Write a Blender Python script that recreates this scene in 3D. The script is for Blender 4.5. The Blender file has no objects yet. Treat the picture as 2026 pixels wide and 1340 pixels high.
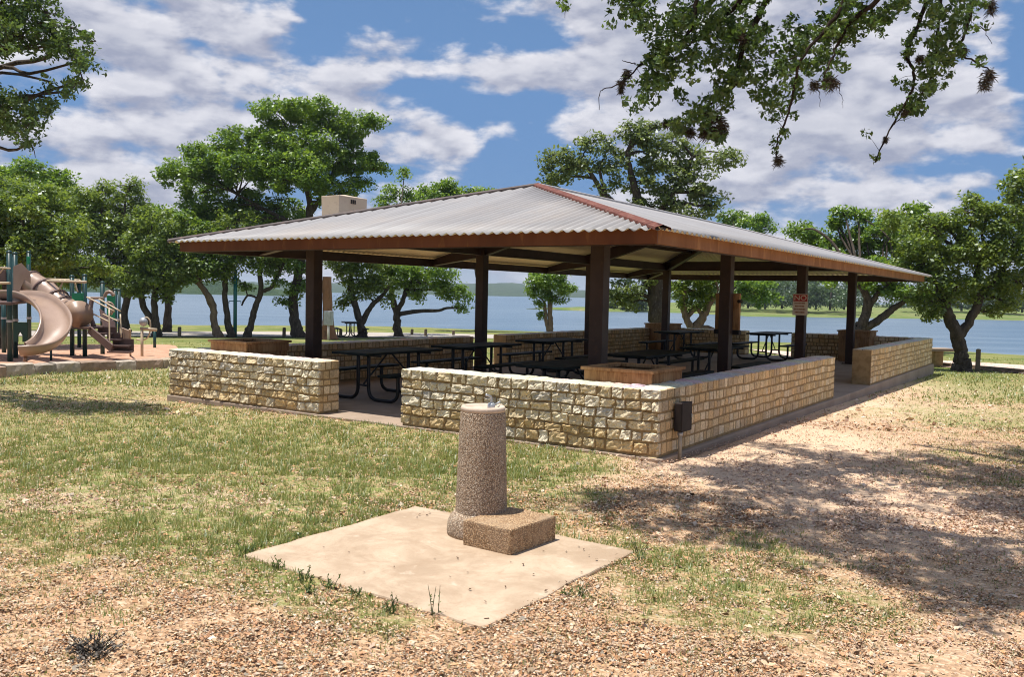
import bpy, bmesh, math, random
import numpy as np
from mathutils import Matrix, Vector
random.seed(7); RNG = np.random.default_rng(7)
S = bpy.context.scene
COL = S.collection
PI = math.pi

# ------------------------------------------------------------------ camera (solved from the building's vanishing points)
F, IW, IH = 1737.663, 2026.0, 1340.0
pitch, roll, yaw = math.radians(-2.872), math.radians(-1.185), math.radians(33.649)
CAM = np.array([3.789, -8.521, 1.70])
FW = np.array([-math.sin(yaw)*math.cos(pitch), math.cos(yaw)*math.cos(pitch), math.sin(pitch)])
RT = np.array([math.cos(yaw), math.sin(yaw), 0.0]); UP = np.cross(RT, FW)
R2 = RT*math.cos(roll) - UP*math.sin(roll); U2 = UP*math.cos(roll) + RT*math.sin(roll)
FH = np.array([-math.sin(yaw), math.cos(yaw), 0.0])
cd = bpy.data.cameras.new('camera'); cam = bpy.data.objects.new('camera', cd); COL.objects.link(cam)
cd.sensor_width = 36; cd.lens = F/IW*36; cd.clip_start = .05; cd.clip_end = 9000
m = Matrix.Identity(4)
for i in range(3):
    m[i][0], m[i][1], m[i][2], m[i][3] = R2[i], U2[i], -FW[i], CAM[i]
cam.matrix_world = m
S.camera = cam

def ray(x, y): return FW + R2*(x-IW/2)/F - U2*(y-IH/2)/F
def W(x, y, d): return CAM + d*ray(x, y)          # a point of the place, d metres away from the viewpoint

# ------------------------------------------------------------------ terrain height
SH_S = [-400, -80, -25, -10, -3, 12, 25, 60, 400]
SH_W = [90, 72, 70, 82, 77, 62, 50, 42, 30]
LAKE = -1.60
def tz(x, y):
    x = np.asarray(x, float); y = np.asarray(y, float)
    z = -.018 + .012*np.clip(x+8.4, -62, 0) + .018*np.clip(x+4.5, -3.9, 0)*np.clip((y+7)/7, 0, 1) - .014*np.clip(y, 0, 70)
    s = (x-CAM[0])*RT[0] + (y-CAM[1])*RT[1]; w = (x-CAM[0])*FH[0] + (y-CAM[1])*FH[1]
    t = np.interp(s, SH_S, SH_W) - w
    return np.maximum(np.minimum(z, LAKE + .12*t), -5)
def G(px, py):                                     # where the ray through that spot of the view meets the ground
    r = ray(px, py); d0 = 2.0
    lo, hi = 2.0, 140.0
    for d in np.arange(2, 140, .5):
        p = CAM + d*r
        if p[2] < tz(p[0], p[1]): hi = d; lo = d-.5; break
    for _ in range(24):
        mid = (lo+hi)/2; p = CAM + mid*r
        if p[2] < tz(p[0], p[1]): hi = mid
        else: lo = mid
    p = CAM + hi*r
    return np.array([p[0], p[1], float(tz(p[0], p[1]))])

def vnoise(x, y, seed=0):
    x = np.asarray(x, float); y = np.asarray(y, float)
    xi = np.floor(x).astype(np.int64); yi = np.floor(y).astype(np.int64); fx = x-xi; fy = y-yi
    fx = fx*fx*(3-2*fx); fy = fy*fy*(3-2*fy)
    def h(a, b):
        n = (a*374761393 + b*668265263 + seed*1442695041) & 0x7fffffff
        n = ((n ^ (n >> 13))*1274126177) & 0x7fffffff
        n = (n ^ (n >> 16)) & 0xffff
        return n/65535.0
    return (h(xi, yi)*(1-fx)+h(xi+1, yi)*fx)*(1-fy) + (h(xi, yi+1)*(1-fx)+h(xi+1, yi+1)*fx)*fy
def fbm(x, y, seed=0, o=4):
    a, t, s = .5, 0, 0
    for i in range(o):
        t = t + a*vnoise(x*2**i, y*2**i, seed+i); s += a; a *= .55
    return t/s

# ------------------------------------------------------------------ tagging, building
def tag(o, label=None, cat=None, group=None, kind=None):
    if label: o['label'] = label
    if cat: o['category'] = cat
    if group: o['group'] = group
    if kind: o['kind'] = kind
    return o
def empty(name, loc, label=None, cat=None, group=None):
    o = bpy.data.objects.new(name, None); COL.objects.link(o); o.location = Vector([float(v) for v in loc])
    o.empty_display_size = .1
    return tag(o, label, cat, group)
def link(name, me, mat, parent=None, bevel=0, smooth=False):
    o = bpy.data.objects.new(name, me); COL.objects.link(o)
    if mat is not None: me.materials.append(mat)
    if parent is not None:
        o.parent = parent
    if smooth: me.polygons.foreach_set('use_smooth', [True]*len(me.polygons))
    if bevel:
        b = o.modifiers.new('bevel', 'BEVEL'); b.width = bevel; b.segments = 2; b.limit_method = 'ANGLE'; b.angle_limit = .7
    return o
def wloc(o):
    v = Vector((0, 0, 0))
    while o is not None: v = v + o.location; o = o.parent
    return v
class MB:
    def __init__(s): s.v = []; s.f = []; s.c = []
    def add(s, verts, faces, col=None):
        n = len(s.v); s.v += [tuple(float(q) for q in p) for p in verts]; s.f += [tuple(i+n for i in f) for f in faces]
        if col is not None: s.c += [col]*len(verts)
        return s
    def box(s, lo, hi, col=None):
        (a, b, c), (d, e, f) = lo, hi
        return s.add([(a,b,c),(d,b,c),(d,e,c),(a,e,c),(a,b,f),(d,b,f),(d,e,f),(a,e,f)],
                     [(3,2,1,0),(4,5,6,7),(0,1,5,4),(1,2,6,5),(2,3,7,6),(3,0,4,7)], col)
    def bar(s, p, q, w, h, up=(0,0,1), col=None):           # rectangular bar from p to q
        p = Vector(p); q = Vector(q); d = (q-p).normalized(); u = Vector(up)
        sd = d.cross(u)
        if sd.length < 1e-4: sd = d.cross(Vector((1,0,0)))
        sd.normalize(); u = sd.cross(d).normalized()
        vs = []
        for e in (p, q):
            for (i, j) in ((-1,-1),(1,-1),(1,1),(-1,1)): vs.append(e + sd*(i*w/2) + u*(j*h/2))
        return s.add(vs, [(3,2,1,0),(4,5,6,7),(0,1,5,4),(1,2,6,5),(2,3,7,6),(3,0,4,7)], col)
    def tube(s, path, rad, n=8, caps=True, wob=0.0, col=None):
        P = [Vector([float(t) for t in p]) for p in path]; k = len(P)
        R = rad if hasattr(rad, '__len__') else [rad]*k
        T = [(P[min(i+1,k-1)]-P[max(i-1,0)]).normalized() for i in range(k)]
        N = T[0].orthogonal().normalized(); vs = []; 
        for i in range(k):
            N = (N - T[i]*N.dot(T[i]))
            if N.length < 1e-5: N = T[i].orthogonal()
            N.normalize(); B = T[i].cross(N)
            for j in range(n):
                a = 2*PI*j/n; r = R[i]*(1+wob*(random.random()-.5))
                vs.append(P[i] + N*(math.cos(a)*r) + B*(math.sin(a)*r))
        fs = [(i*n+j, i*n+(j+1)%n, (i+1)*n+(j+1)%n, (i+1)*n+j) for i in range(k-1) for j in range(n)]
        if caps: fs += [tuple(range(n-1,-1,-1)), tuple((k-1)*n+j for j in range(n))]
        return s.add(vs, fs, col)
    def lathe(s, prof, c=(0,0,0), n=40, col=None):
        vs = [(c[0]+r*math.cos(2*PI*j/n), c[1]+r*math.sin(2*PI*j/n), c[2]+z) for r, z in prof for j in range(n)]
        k = len(prof)
        fs = [(i*n+j, i*n+(j+1)%n, (i+1)*n+(j+1)%n, (i+1)*n+j) for i in range(k-1) for j in range(n)]
        fs += [tuple(range(n-1,-1,-1)), tuple((k-1)*n+j for j in range(n))]
        return s.add(vs, fs, col)
    def build(s, name, mat, parent=None, bevel=0, smooth=False, local=False):
        off = Vector((0,0,0)) if (local or parent is None) else wloc(parent)
        me = bpy.data.meshes.new(name)
        me.from_pydata([(a-off.x, b-off.y, c-off.z) for a,b,c in s.v], [], s.f); 
        if len(s.c) == len(s.v) and s.c:
            at = me.attributes.new('col', 'FLOAT_COLOR', 'POINT')
            at.data.foreach_set('color', np.array([(*c, 1) for c in s.c], np.float32).ravel())
        me.update()
        return link(name, me, mat, parent, bevel, smooth)
def np_mesh(name, V, k, mat, parent=None, col=None, smooth=False):
    """V: (n*k,3) array; n separate k-gons."""
    off = np.array(wloc(parent)) if parent is not None else np.zeros(3)
    V = (V-off).astype(np.float32); n = len(V)//k
    me = bpy.data.meshes.new(name)
    me.vertices.add(len(V)); me.vertices.foreach_set('co', V.ravel())
    me.loops.add(len(V)); me.loops.foreach_set('vertex_index', np.arange(len(V), dtype=np.int32))
    me.polygons.add(n); me.polygons.foreach_set('loop_start', np.arange(0, len(V), k, dtype=np.int32))
    me.polygons.foreach_set('loop_total', np.full(n, k, np.int32))
    if col is not None:
        at = me.attributes.new('col', 'FLOAT_COLOR', 'POINT')
        c4 = np.ones((len(V), 4), np.float32); c4[:, :3] = np.repeat(col, k, axis=0); at.data.foreach_set('color', c4.ravel())
    me.update(calc_edges=True)
    return link(name, me, mat, parent, 0, smooth)
def smoothpath(P, n=5):
    P = np.array(P, float); out = []
    for i in range(len(P)-1):
        p0, p1, p2, p3 = P[max(i-1,0)], P[i], P[i+1], P[min(i+2,len(P)-1)]
        for t in np.linspace(0, 1, n, endpoint=False):
            out.append(.5*(2*p1+(p2-p0)*t+(2*p0-5*p1+4*p2-p3)*t*t+(3*p1-p0-3*p2+p3)*t**3))
    out.append(P[-1]); return np.array(out)
def copy_thing(o, loc, label, rz=0.0, parent=None):
    c = o.copy(); COL.objects.link(c)
    if parent is None: c.location = Vector([float(v) for v in loc]); c.rotation_euler = (0,0,rz); c['label'] = label
    else: c.parent = parent
    for ch in o.children: copy_thing(ch, None, None, 0, c)
    return c

# ------------------------------------------------------------------ materials
class NT:
    def __init__(s, nt): s.nt = nt
    def n(s, t, ins=None, **kw):
        nd = s.nt.nodes.new(t)
        for k, v in kw.items(): setattr(nd, k, v)
        for k, v in (ins or {}).items():
            sk = nd.inputs[k]
            if hasattr(v, 'is_linked') or isinstance(v, bpy.types.NodeSocket): s.nt.links.new(v, sk)
            else: sk.default_value = v
        return nd
    def math(s, op, a, b=None, c=None, clamp=False):
        ins = {0: a}
        if b is not None: ins[1] = b
        if c is not None: ins[2] = c
        return s.n('ShaderNodeMath', ins, operation=op, use_clamp=clamp).outputs[0]
    def mix(s, f, a, b, mode='MIX'):
        nd = s.n('ShaderNodeMix', data_type='RGBA', blend_type=mode)
        for k, v in ((0, f), (6, a), (7, b)):
            if isinstance(v, bpy.types.NodeSocket): s.nt.links.new(v, nd.inputs[k])
            elif k == 0: nd.inputs[k].default_value = v
            else: nd.inputs[k].default_value = (*v, 1) if len(v) == 3 else v
        return nd.outputs[2]
    def ramp(s, f, stops):
        nd = s.n('ShaderNodeValToRGB', {0: f}); cr = nd.color_ramp
        while len(cr.elements) < len(stops): cr.elements.new(.5)
        for e, (p, c) in zip(cr.elements, stops): e.position = p; e.color = (*c, 1) if len(c) == 3 else c
        return nd.outputs[0]
    def noise(s, co, scale, detail=4, rough=.55, out=0, dist=0):
        return s.n('ShaderNodeTexNoise', {'Vector': co, 'Scale': scale, 'Detail': detail, 'Roughness': rough, 'Distortion': dist}).outputs[out]
    def voro(s, co, scale, out='Color', feature='F1'):
        return s.n('ShaderNodeTexVoronoi', {'Vector': co, 'Scale': scale}, feature=feature).outputs[out]
    def sstep(s, v, a, b):
        return s.n('ShaderNodeMapRange', {0: v, 1: a, 2: b, 3: 0.0, 4: 1.0}, interpolation_type='SMOOTHSTEP').outputs[0]
    def mapping(s, co, scale=(1,1,1), rot=(0,0,0)):
        return s.n('ShaderNodeMapping', {'Vector': co, 'Scale': scale, 'Rotation': rot}).outputs[0]
def newmat(name):
    mt = bpy.data.materials.new(name); mt.use_nodes = True
    nt = mt.node_tree; nt.nodes.clear(); t = NT(nt)
    out = nt.nodes.new('ShaderNodeOutputMaterial')
    return mt, t, out
def principled(t, out, **kw):
    p = t.n('ShaderNodeBsdfPrincipled', kw); t.nt.links.new(p.outputs[0], out.inputs[0]); return p
def bump(t, h, strength=.5, dist=.01):
    return t.n('ShaderNodeBump', {'Height': h, 'Strength': strength, 'Distance': dist}).outputs[0]
def surf(name, c1, c2, scale=4, rough=.7, metal=0.0, bs=.2, bscale=60, bdist=.004, spec=.4, stretch=(1,1,1), coord='Object', c3=None):
    mt, t, out = newmat(name)
    co = t.n('ShaderNodeTexCoord').outputs[coord]; co = t.mapping(co, stretch)
    f = t.noise(co, scale, 6, .6); c = t.mix(t.sstep(f, .35, .68), c1, c2)
    if c3 is not None: c = t.mix(t.sstep(t.noise(co, scale*2.7, 5, .65, 0, .4), .55, .7), c, c3)
    r = t.math('ADD', t.math('MULTIPLY', t.math('SUBTRACT', f, .5), .25), rough)
    principled(t, out, **{'Base Color': c, 'Roughness': r, 'Metallic': metal, 'Specular IOR Level': spec,
               'Normal': bump(t, t.noise(co, bscale, 5, .6), bs, bdist)})
    return mt
def leafmat(name, dark, mid, light, trans=.35):
    mt, t, out = newmat(name)
    a = t.n('ShaderNodeAttribute', attribute_name='col').outputs[0]
    f = t.n('ShaderNodeSeparateColor', {0: a}).outputs[0]
    c = t.ramp(f, [(0, dark), (.5, mid), (1, light)])
    d = t.n('ShaderNodeBsdfDiffuse', {0: c}).outputs[0]
    tc = t.mix(.5, c, (light[0]*1.1, light[1]*1.15, light[2]*.6))
    tr = t.n('ShaderNodeBsdfTranslucent', {0: tc}).outputs[0]
    gl = t.n('ShaderNodeBsdfGlossy', {0: (.9,.95,1,1), 1: .42}).outputs[0]
    m1 = t.n('ShaderNodeMixShader', {0: trans, 1: d, 2: tr}).outputs[0]
    m2 = t.n('ShaderNodeMixShader', {0: .04, 1: m1, 2: gl}).outputs[0]
    t.nt.links.new(m2, out.inputs[0]); return mt
def attrmat(name, rough=.8, mul=(1,1,1), nscale=40, bs=.3, var=.35, bdist=.004, spec=.3):
    mt, t, out = newmat(name)
    co = t.n('ShaderNodeTexCoord').outputs['Object']
    a = t.n('ShaderNodeAttribute', attribute_name='col').outputs[0]
    n1 = t.noise(co, nscale, 6, .65); n2 = t.noise(co, nscale*.2, 4, .6)
    k = t.math('ADD', t.math('MULTIPLY', t.math('SUBTRACT', n1, .5), var*2), t.math('ADD', 1.0, t.math('MULTIPLY', t.math('SUBTRACT', n2, .5), var)))
    kk = t.n('ShaderNodeCombineColor', {0: k, 1: k, 2: k}).outputs[0]
    c = t.mix(1.0, a, kk, 'MULTIPLY')
    principled(t, out, **{'Base Color': c, 'Roughness': rough, 'Specular IOR Level': spec, 'Normal': bump(t, n1, bs, bdist)})
    return mt

M = {}
M['stone'] = attrmat('limestone', .9, nscale=38, bs=.9, var=.75, bdist=.014, spec=.1)
M['mortar'] = surf('mortar', (.36,.25,.125), (.26,.175,.085), 9, .92, bs=.5, bscale=70, spec=.1)
M['steel'] = surf('brown_steel', (.046,.021,.012), (.034,.015,.009), 3, .5, bs=.05, spec=.3, c3=(.062,.027,.014))
M['fascia'] = surf('fascia_brown', (.135,.042,.012), (.095,.028,.008), 2.2, .55, bs=.06, spec=.2, stretch=(1.2,1.2,.3), c3=(.19,.07,.02))
M['fascia_lit'] = surf('fascia_brown_lit', (.29,.125,.042), (.22,.09,.028), 2.2, .6, bs=.06, spec=.2, stretch=(1.2,1.2,.3), c3=(.42,.20,.07))  # same brown fascia, painted lighter and more orange for its lit side
M['liner'] = surf('cream_roof_underside', (.80,.71,.50), (.75,.65,.44), 2, .6, bs=.03, spec=.2)
M['cap_grey'] = surf('grey_cap', (.42,.39,.37), (.33,.30,.28), 3, .5, .2, bs=.05, c3=(.30,.22,.18))
M['cap_dark'] = surf('dark_cap', (.09,.065,.055), (.06,.045,.04), 3, .6, bs=.05, c3=(.16,.09,.06))
M['cap'] = surf('red_cap', (.165,.062,.045), (.115,.042,.032), 6, .75, bs=.4, spec=.15, c3=(.25,.14,.105))
M['slab'] = surf('slab_concrete', (.36,.275,.205), (.29,.215,.16), 1.1, .75, bs=.25, bscale=90, bdist=.003, spec=.3, c3=(.38,.29,.23))
def cedarmat():
    mt, t, out = newmat('cedar'); co = t.n('ShaderNodeTexCoord').outputs['Object']
    g = t.noise(t.mapping(co, (9,9,1.2)), 3, 6, .65, 0, .6); bd = t.noise(co, 3.3, 2, .5); kn = t.noise(co, 14, 4, .6)
    c = t.mix(t.sstep(g, .3, .72), (.20,.095,.036), (.43,.235,.10)); c = t.mix(t.math('MULTIPLY', t.sstep(bd, .4, .66), .5), c, (.50,.31,.15)); c = t.mix(t.math('MULTIPLY', t.sstep(kn, .62, .74), .7), c, (.11,.055,.025))
    principled(t, out, **{'Base Color': c, 'Roughness': .78, 'Specular IOR Level': .2, 'Normal': bump(t, g, .5, .004)}); return mt
M['cedar'] = cedarmat()
M['timber'] = surf('grey_timber', (.20,.15,.10), (.13,.10,.065), 6, .85, bs=.5, bscale=40, bdist=.004, c3=(.26,.20,.14))
M['yellow_timber'] = surf('yellow_timber', (.52,.33,.10), (.40,.24,.07), 4, .8, bs=.3)
M['soil'] = surf('soil', (.05,.035,.022), (.03,.02,.014), 12, .95, bs=.9, bscale=30, bdist=.02)
M['table'] = surf('table_coating', (.008,.014,.011), (.006,.010,.009), 6, .6, bs=.3, bscale=200, spec=.2)
M['tube'] = surf('black_tube', (.009,.009,.011), (.013,.013,.015), 6, .35, bs=.05, spec=.5)
M['beige'] = surf('beige_metal', (.62,.50,.37), (.55,.43,.31), 2, .55, bs=.05, c3=(.46,.35,.25))
M['darkbox'] = surf('dark_bronze_box', (.022,.013,.010), (.016,.010,.008), 5, .75, bs=.1)
M['galv'] = surf('galvanised', (.45,.46,.47), (.36,.37,.38), 8, .45, .5, bs=.05)
M['conduit'] = surf('conduit', (.42,.36,.27), (.33,.27,.19), 8, .6, 0, bs=.1)
M['white'] = surf('white_paint', (.72,.64,.55), (.64,.55,.46), 8, .55, bs=.05)
M['red'] = surf('sign_red', (.40,.035,.03), (.34,.03,.028), 8, .5, bs=.05)
M['redtext'] = surf('faded_text', (.34,.13,.07), (.28,.12,.06), 8, .6, bs=.02)
M['tanplastic'] = surf('tan_plastic', (.33,.225,.16), (.28,.185,.13), 1.5, .32, bs=.04, spec=.5)
M['brownplastic'] = surf('brown_plastic', (.12,.07,.055), (.09,.055,.045), 2, .5, bs=.05)
M['tanmetal'] = surf('tan_metal', (.50,.40,.27), (.44,.34,.22), 3, .4, bs=.03)
M['greenpost'] = surf('green_post', (.012,.045,.042), (.010,.038,.036), 3, .35, bs=.03)
M['greenpanel'] = surf('green_panel', (.012,.24,.10), (.010,.20,.085), 3, .4, bs=.03)
M['dkgreenpanel'] = surf('dark_green_panel', (.010,.06,.035), (.008,.05,.03), 3, .4, bs=.03)
M['teal'] = surf('teal_paint', (.015,.13,.13), (.012,.11,.11), 3, .4, bs=.03)
M['bark'] = surf('bark', (.085,.068,.052), (.045,.036,.028), 7, .95, bs=1.0, bscale=26, bdist=.03, spec=.1, stretch=(1,1,.35), c3=(.15,.125,.095))
M['bark_dark'] = surf('dark_bark', (.045,.034,.027), (.026,.020,.016), 7, .95, bs=1.0, bscale=30, bdist=.02, spec=.05, stretch=(1,1,.35), c3=(.075,.06,.045))
M['bark_tan'] = surf('pale_bark', (.23,.165,.11), (.14,.10,.07), 7, .95, bs=1.0, bscale=26, bdist=.03, spec=.1, stretch=(1,1,.35), c3=(.10,.075,.055))
M['snag'] = surf('bare_wood', (.30,.155,.08), (.22,.105,.055), 3, .9, bs=.8, bscale=20, bdist=.02, spec=.1, stretch=(1,1,.3), c3=(.12,.07,.045))
M['border'] = attrmat('border_stone', .9, nscale=14, bs=.7, var=.5, bdist=.02)
M['leaf_bright'] = leafmat('leaf_bright', (.030,.066,.010), (.112,.215,.020), (.27,.37,.042), .50)
M['leaf_olive'] = leafmat('leaf_olive', (.036,.062,.013), (.125,.20,.028), (.28,.34,.055), .50)
M['leaf_grey'] = leafmat('leaf_grey', (.046,.070,.026), (.135,.19,.052), (.27,.31,.105), .48)
M['leaf_near'] = leafmat('leaf_near', (.024,.045,.012), (.060,.115,.022), (.145,.21,.045), .42)
M['leaf_far'] = leafmat('leaf_far', (.030,.050,.022), (.060,.105,.035), (.13,.185,.06), .3)
M['moss'] = attrmat('ball_moss', .95, nscale=20, bs=0, var=.2)
M['grass'] = leafmat('grass_blade', (.065,.115,.022), (.18,.235,.055), (.43,.38,.16), .34)
M['litter'] = attrmat('leaf_litter', .9, nscale=60, bs=.1, var=.25)
M['weed'] = leafmat('weed', (.045,.075,.02), (.10,.15,.04), (.20,.25,.08), .35)
M['weed_dry'] = attrmat('weed_dry', .95, nscale=30, bs=0, var=.2)

# roof sheet: galvanised, weathered in streaks running down each slope
def roofmat():
    mt, t, out = newmat('roof_sheet')
    co = t.n('ShaderNodeTexCoord').outputs['UV']
    n1 = t.noise(t.mapping(co, (9, .35, 1)), 1, 6, .62); n2 = t.noise(co, .8, 5, .62); n3 = t.noise(t.mapping(co, (1.3, .15, 1)), 1, 3); n4 = t.noise(co, 30, 4, .6)
    u = t.n('ShaderNodeSeparateXYZ', {0: co}).outputs[0]
    rib = t.math('SINE', t.math('MULTIPLY', u, 2*PI*2.0/.14))                   # shade painted into the troughs to define the ribs
    c = t.mix(t.sstep(n1, .35, .7), (.30,.29,.288), (.225,.215,.212)); c = t.mix(t.math('MULTIPLY', t.sstep(n2, .48, .75), .55), c, (.36,.30,.25))
    c = t.mix(t.math('MULTIPLY', t.sstep(n3, .5, .62), .5), c, (.25,.235,.23))
    c = t.mix(t.math('MULTIPLY', t.math('MULTIPLY', t.sstep(rib, .1, -.9), t.sstep(n1, .2, .6)), .62), c, (.14,.13,.125))
    lap = t.math('LESS_THAN', t.math('FRACT', t.math('MULTIPLY', u, 2.0/.84)), .018)
    c = t.mix(t.math('MULTIPLY', lap, .6), c, (.12,.11,.105))
    c = t.mix(t.math('MULTIPLY', t.sstep(n4, .60, .74), .35), c, (.24,.17,.13))
    principled(t, out, **{'Base Color': c, 'Roughness': t.math('ADD', .5, t.math('MULTIPLY', n2, .2)), 'Metallic': .1, 'Specular IOR Level': .3})
    return mt
M['roof'] = roofmat()
def aggregate(nm='exposed_aggregate', tint=(1,1,1)):
    mt, t, out = newmat(nm)
    co = t.n('ShaderNodeTexCoord').outputs['Object']
    v = t.n('ShaderNodeTexVoronoi', {'Vector': co, 'Scale': 150.0}); d = v.outputs['Distance']
    f = t.n('ShaderNodeSeparateColor', {0: v.outputs['Color']}).outputs[0]
    c = t.ramp(f, [(0, (.10,.068,.042)), (.2, (.29,.185,.11)), (.5, (.46,.325,.21)), (.75, (.58,.455,.32)), (1, (.74,.64,.50))])
    c = t.mix(t.sstep(d, .46, .66), c, (.20,.15,.105))
    big = t.noise(co, 3.5, 4, .6); c = t.mix(t.math('MULTIPLY', t.sstep(big, .5, .72), .35), c, (.46,.40,.34)); c = t.mix(1.0, c, tint, 'MULTIPLY')
    principled(t, out, **{'Base Color': c, 'Roughness': .8, 'Specular IOR Level': .3, 'Normal': bump(t, t.math('SUBTRACT', 1.0, d), .9, .006)})
    return mt
M['aggregate'] = aggregate(); M['aggregate_tan'] = aggregate('tan_aggregate', (1.0,.86,.68)); M['rim_concrete'] = surf('rim_concrete', (.58,.47,.37), (.48,.38,.29), 9, .85, bs=.4, bscale=80, spec=.2)
def padmat():
    mt, t, out = newmat('pad_concrete')
    co = t.n('ShaderNodeTexCoord').outputs['Object']
    n1 = t.noise(co, 2.2, 7, .66, 0, .5); n2 = t.noise(co, 11, 6, .66); n3 = t.noise(co, 70, 4, .6)
    c = t.mix(t.sstep(n1, .36, .66), (.35,.255,.17), (.49,.375,.265)); c = t.mix(t.math('MULTIPLY', t.sstep(n2, .5, .75), .4), c, (.35,.235,.15))
    c = t.mix(t.math('MULTIPLY', t.sstep(n3, .58, .72), .4), c, (.28,.19,.125))
    wet = t.noise(co, 3.1, 6, .7, 0, .9); c = t.mix(t.math('MULTIPLY', t.sstep(wet, .55, .68), .35), c, (.27,.175,.105))
    lt = t.noise(co, 5.0, 6, .7, 0, .2); c = t.mix(t.math('MULTIPLY', t.sstep(lt, .58, .70), .4), c, (.60,.50,.39))
    principled(t, out, **{'Base Color': c, 'Roughness': .85, 'Specular IOR Level': .25, 'Normal': bump(t, t.math('ADD', n2, t.math('MULTIPLY', n3, .5)), .35, .005)})
    return mt
M['pad'] = padmat()
def groundmat():
    mt, t, out = newmat('ground_soil_grass')
    co = t.n('ShaderNodeTexCoord').outputs['Object']
    a = t.n('ShaderNodeSeparateColor', {0: t.n('ShaderNodeAttribute', attribute_name='col').outputs[0]})
    g, pinky, far = a.outputs[0], a.outputs[1], a.outputs[2]
    fine = t.noise(co, 26, 6, .7); mid = t.noise(co, 5, 5, .65); chip = t.n('ShaderNodeTexVoronoi', {'Vector': t.mapping(co, (1,1.5,1)), 'Scale': 42.0})
    cf = t.n('ShaderNodeSeparateColor', {0: chip.outputs['Color']}).outputs[0]
    mulch = t.ramp(cf, [(0, (.21,.125,.07)), (.3, (.38,.23,.13)), (.55, (.49,.305,.17)), (.8, (.57,.385,.24)), (1, (.63,.48,.33))])
    dirt = t.mix(fine, (.58,.385,.245), (.74,.56,.40))
    base = t.mix(pinky, mulch, dirt)
    grass = t.ramp(fine, [(.25, (.08,.13,.025)), (.5, (.175,.235,.058)), (.75, (.33,.32,.13))])
    gm = t.sstep(t.math('ADD', g, t.math('MULTIPLY', t.math('SUBTRACT', mid, .5), .55)), .30, .78)
    thatch = t.noise(co, 17, 5, .7); gm = t.math('MULTIPLY', gm, t.math('ADD', .22, t.math('MULTIPLY', t.sstep(thatch, .40, .60), .66)))
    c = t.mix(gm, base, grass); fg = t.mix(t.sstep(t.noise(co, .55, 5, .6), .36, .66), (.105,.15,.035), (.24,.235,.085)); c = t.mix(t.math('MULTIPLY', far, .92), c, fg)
    nb = t.math('ADD', t.math('MULTIPLY', chip.outputs['Distance'], .8), fine)
    principled(t, out, **{'Base Color': c, 'Roughness': .95, 'Specular IOR Level': .1, 'Normal': bump(t, nb, .8, .02)})
    return mt
M['ground'] = groundmat()
M['road'] = surf('pale_road', (.40,.36,.32), (.34,.30,.26), 1.0, .9, bs=.3, bscale=20, spec=.15, c3=(.46,.41,.36))
M['gravel_road'] = surf('pink_gravel', (.62,.47,.40), (.52,.38,.31), 1.5, .95, bs=.6, bscale=40, bdist=.02, spec=.1, c3=(.70,.58,.50))
M['mulch'] = surf('playground_mulch', (.50,.30,.20), (.40,.225,.145), 3, .95, bs=.8, bscale=18, bdist=.03, spec=.1, c3=(.58,.39,.28))
M['bank'] = surf('far_grass', (.115,.165,.045), (.19,.20,.08), .11, .95, bs=.9, bscale=1, bdist=.4, spec=.05, c3=(.24,.22,.12))
M['hill'] = surf('forest_hill', (.030,.055,.026), (.055,.085,.036), .05, .95, bs=1.0, bscale=.12, bdist=6, spec=.02, c3=(.02,.035,.018))
def watermat():
    mt, t, out = newmat('lake_water')
    co = t.n('ShaderNodeTexCoord').outputs['Object']
    rot = t.mapping(co, (1,1,1), (0,0,-yaw))
    w1 = t.noise(t.mapping(rot, (.35,1.1,1)), 1.3, 5, .62); w2 = t.noise(t.mapping(rot, (.06,.22,1)), 1, 4, .6)
    big = t.noise(t.mapping(rot, (.004,.02,1)), 1, 4, .55)
    st = t.noise(t.mapping(rot, (.02,.30,1)), 1, 6, .62); st2 = t.noise(t.mapping(rot, (.10,.9,1)), 1, 4, .6)
    h = t.math('ADD', w1, t.math('MULTIPLY', w2, 2.0))
    c = t.mix(t.sstep(big, .35, .7), (.095,.145,.195), (.125,.175,.225)); c = t.mix(t.math('MULTIPLY', t.sstep(st, .48, .66), .55), c, (.18,.235,.28)); c = t.mix(t.math('MULTIPLY', t.sstep(st2, .52, .68), .5), c, (.05,.09,.135))
    principled(t, out, **{'Base Color': c, 'Roughness': .28, 'Specular IOR Level': .5, 'IOR': 1.33, 'Normal': bump(t, h, .8, .35)})
    return mt
M['water'] = watermat()

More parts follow.
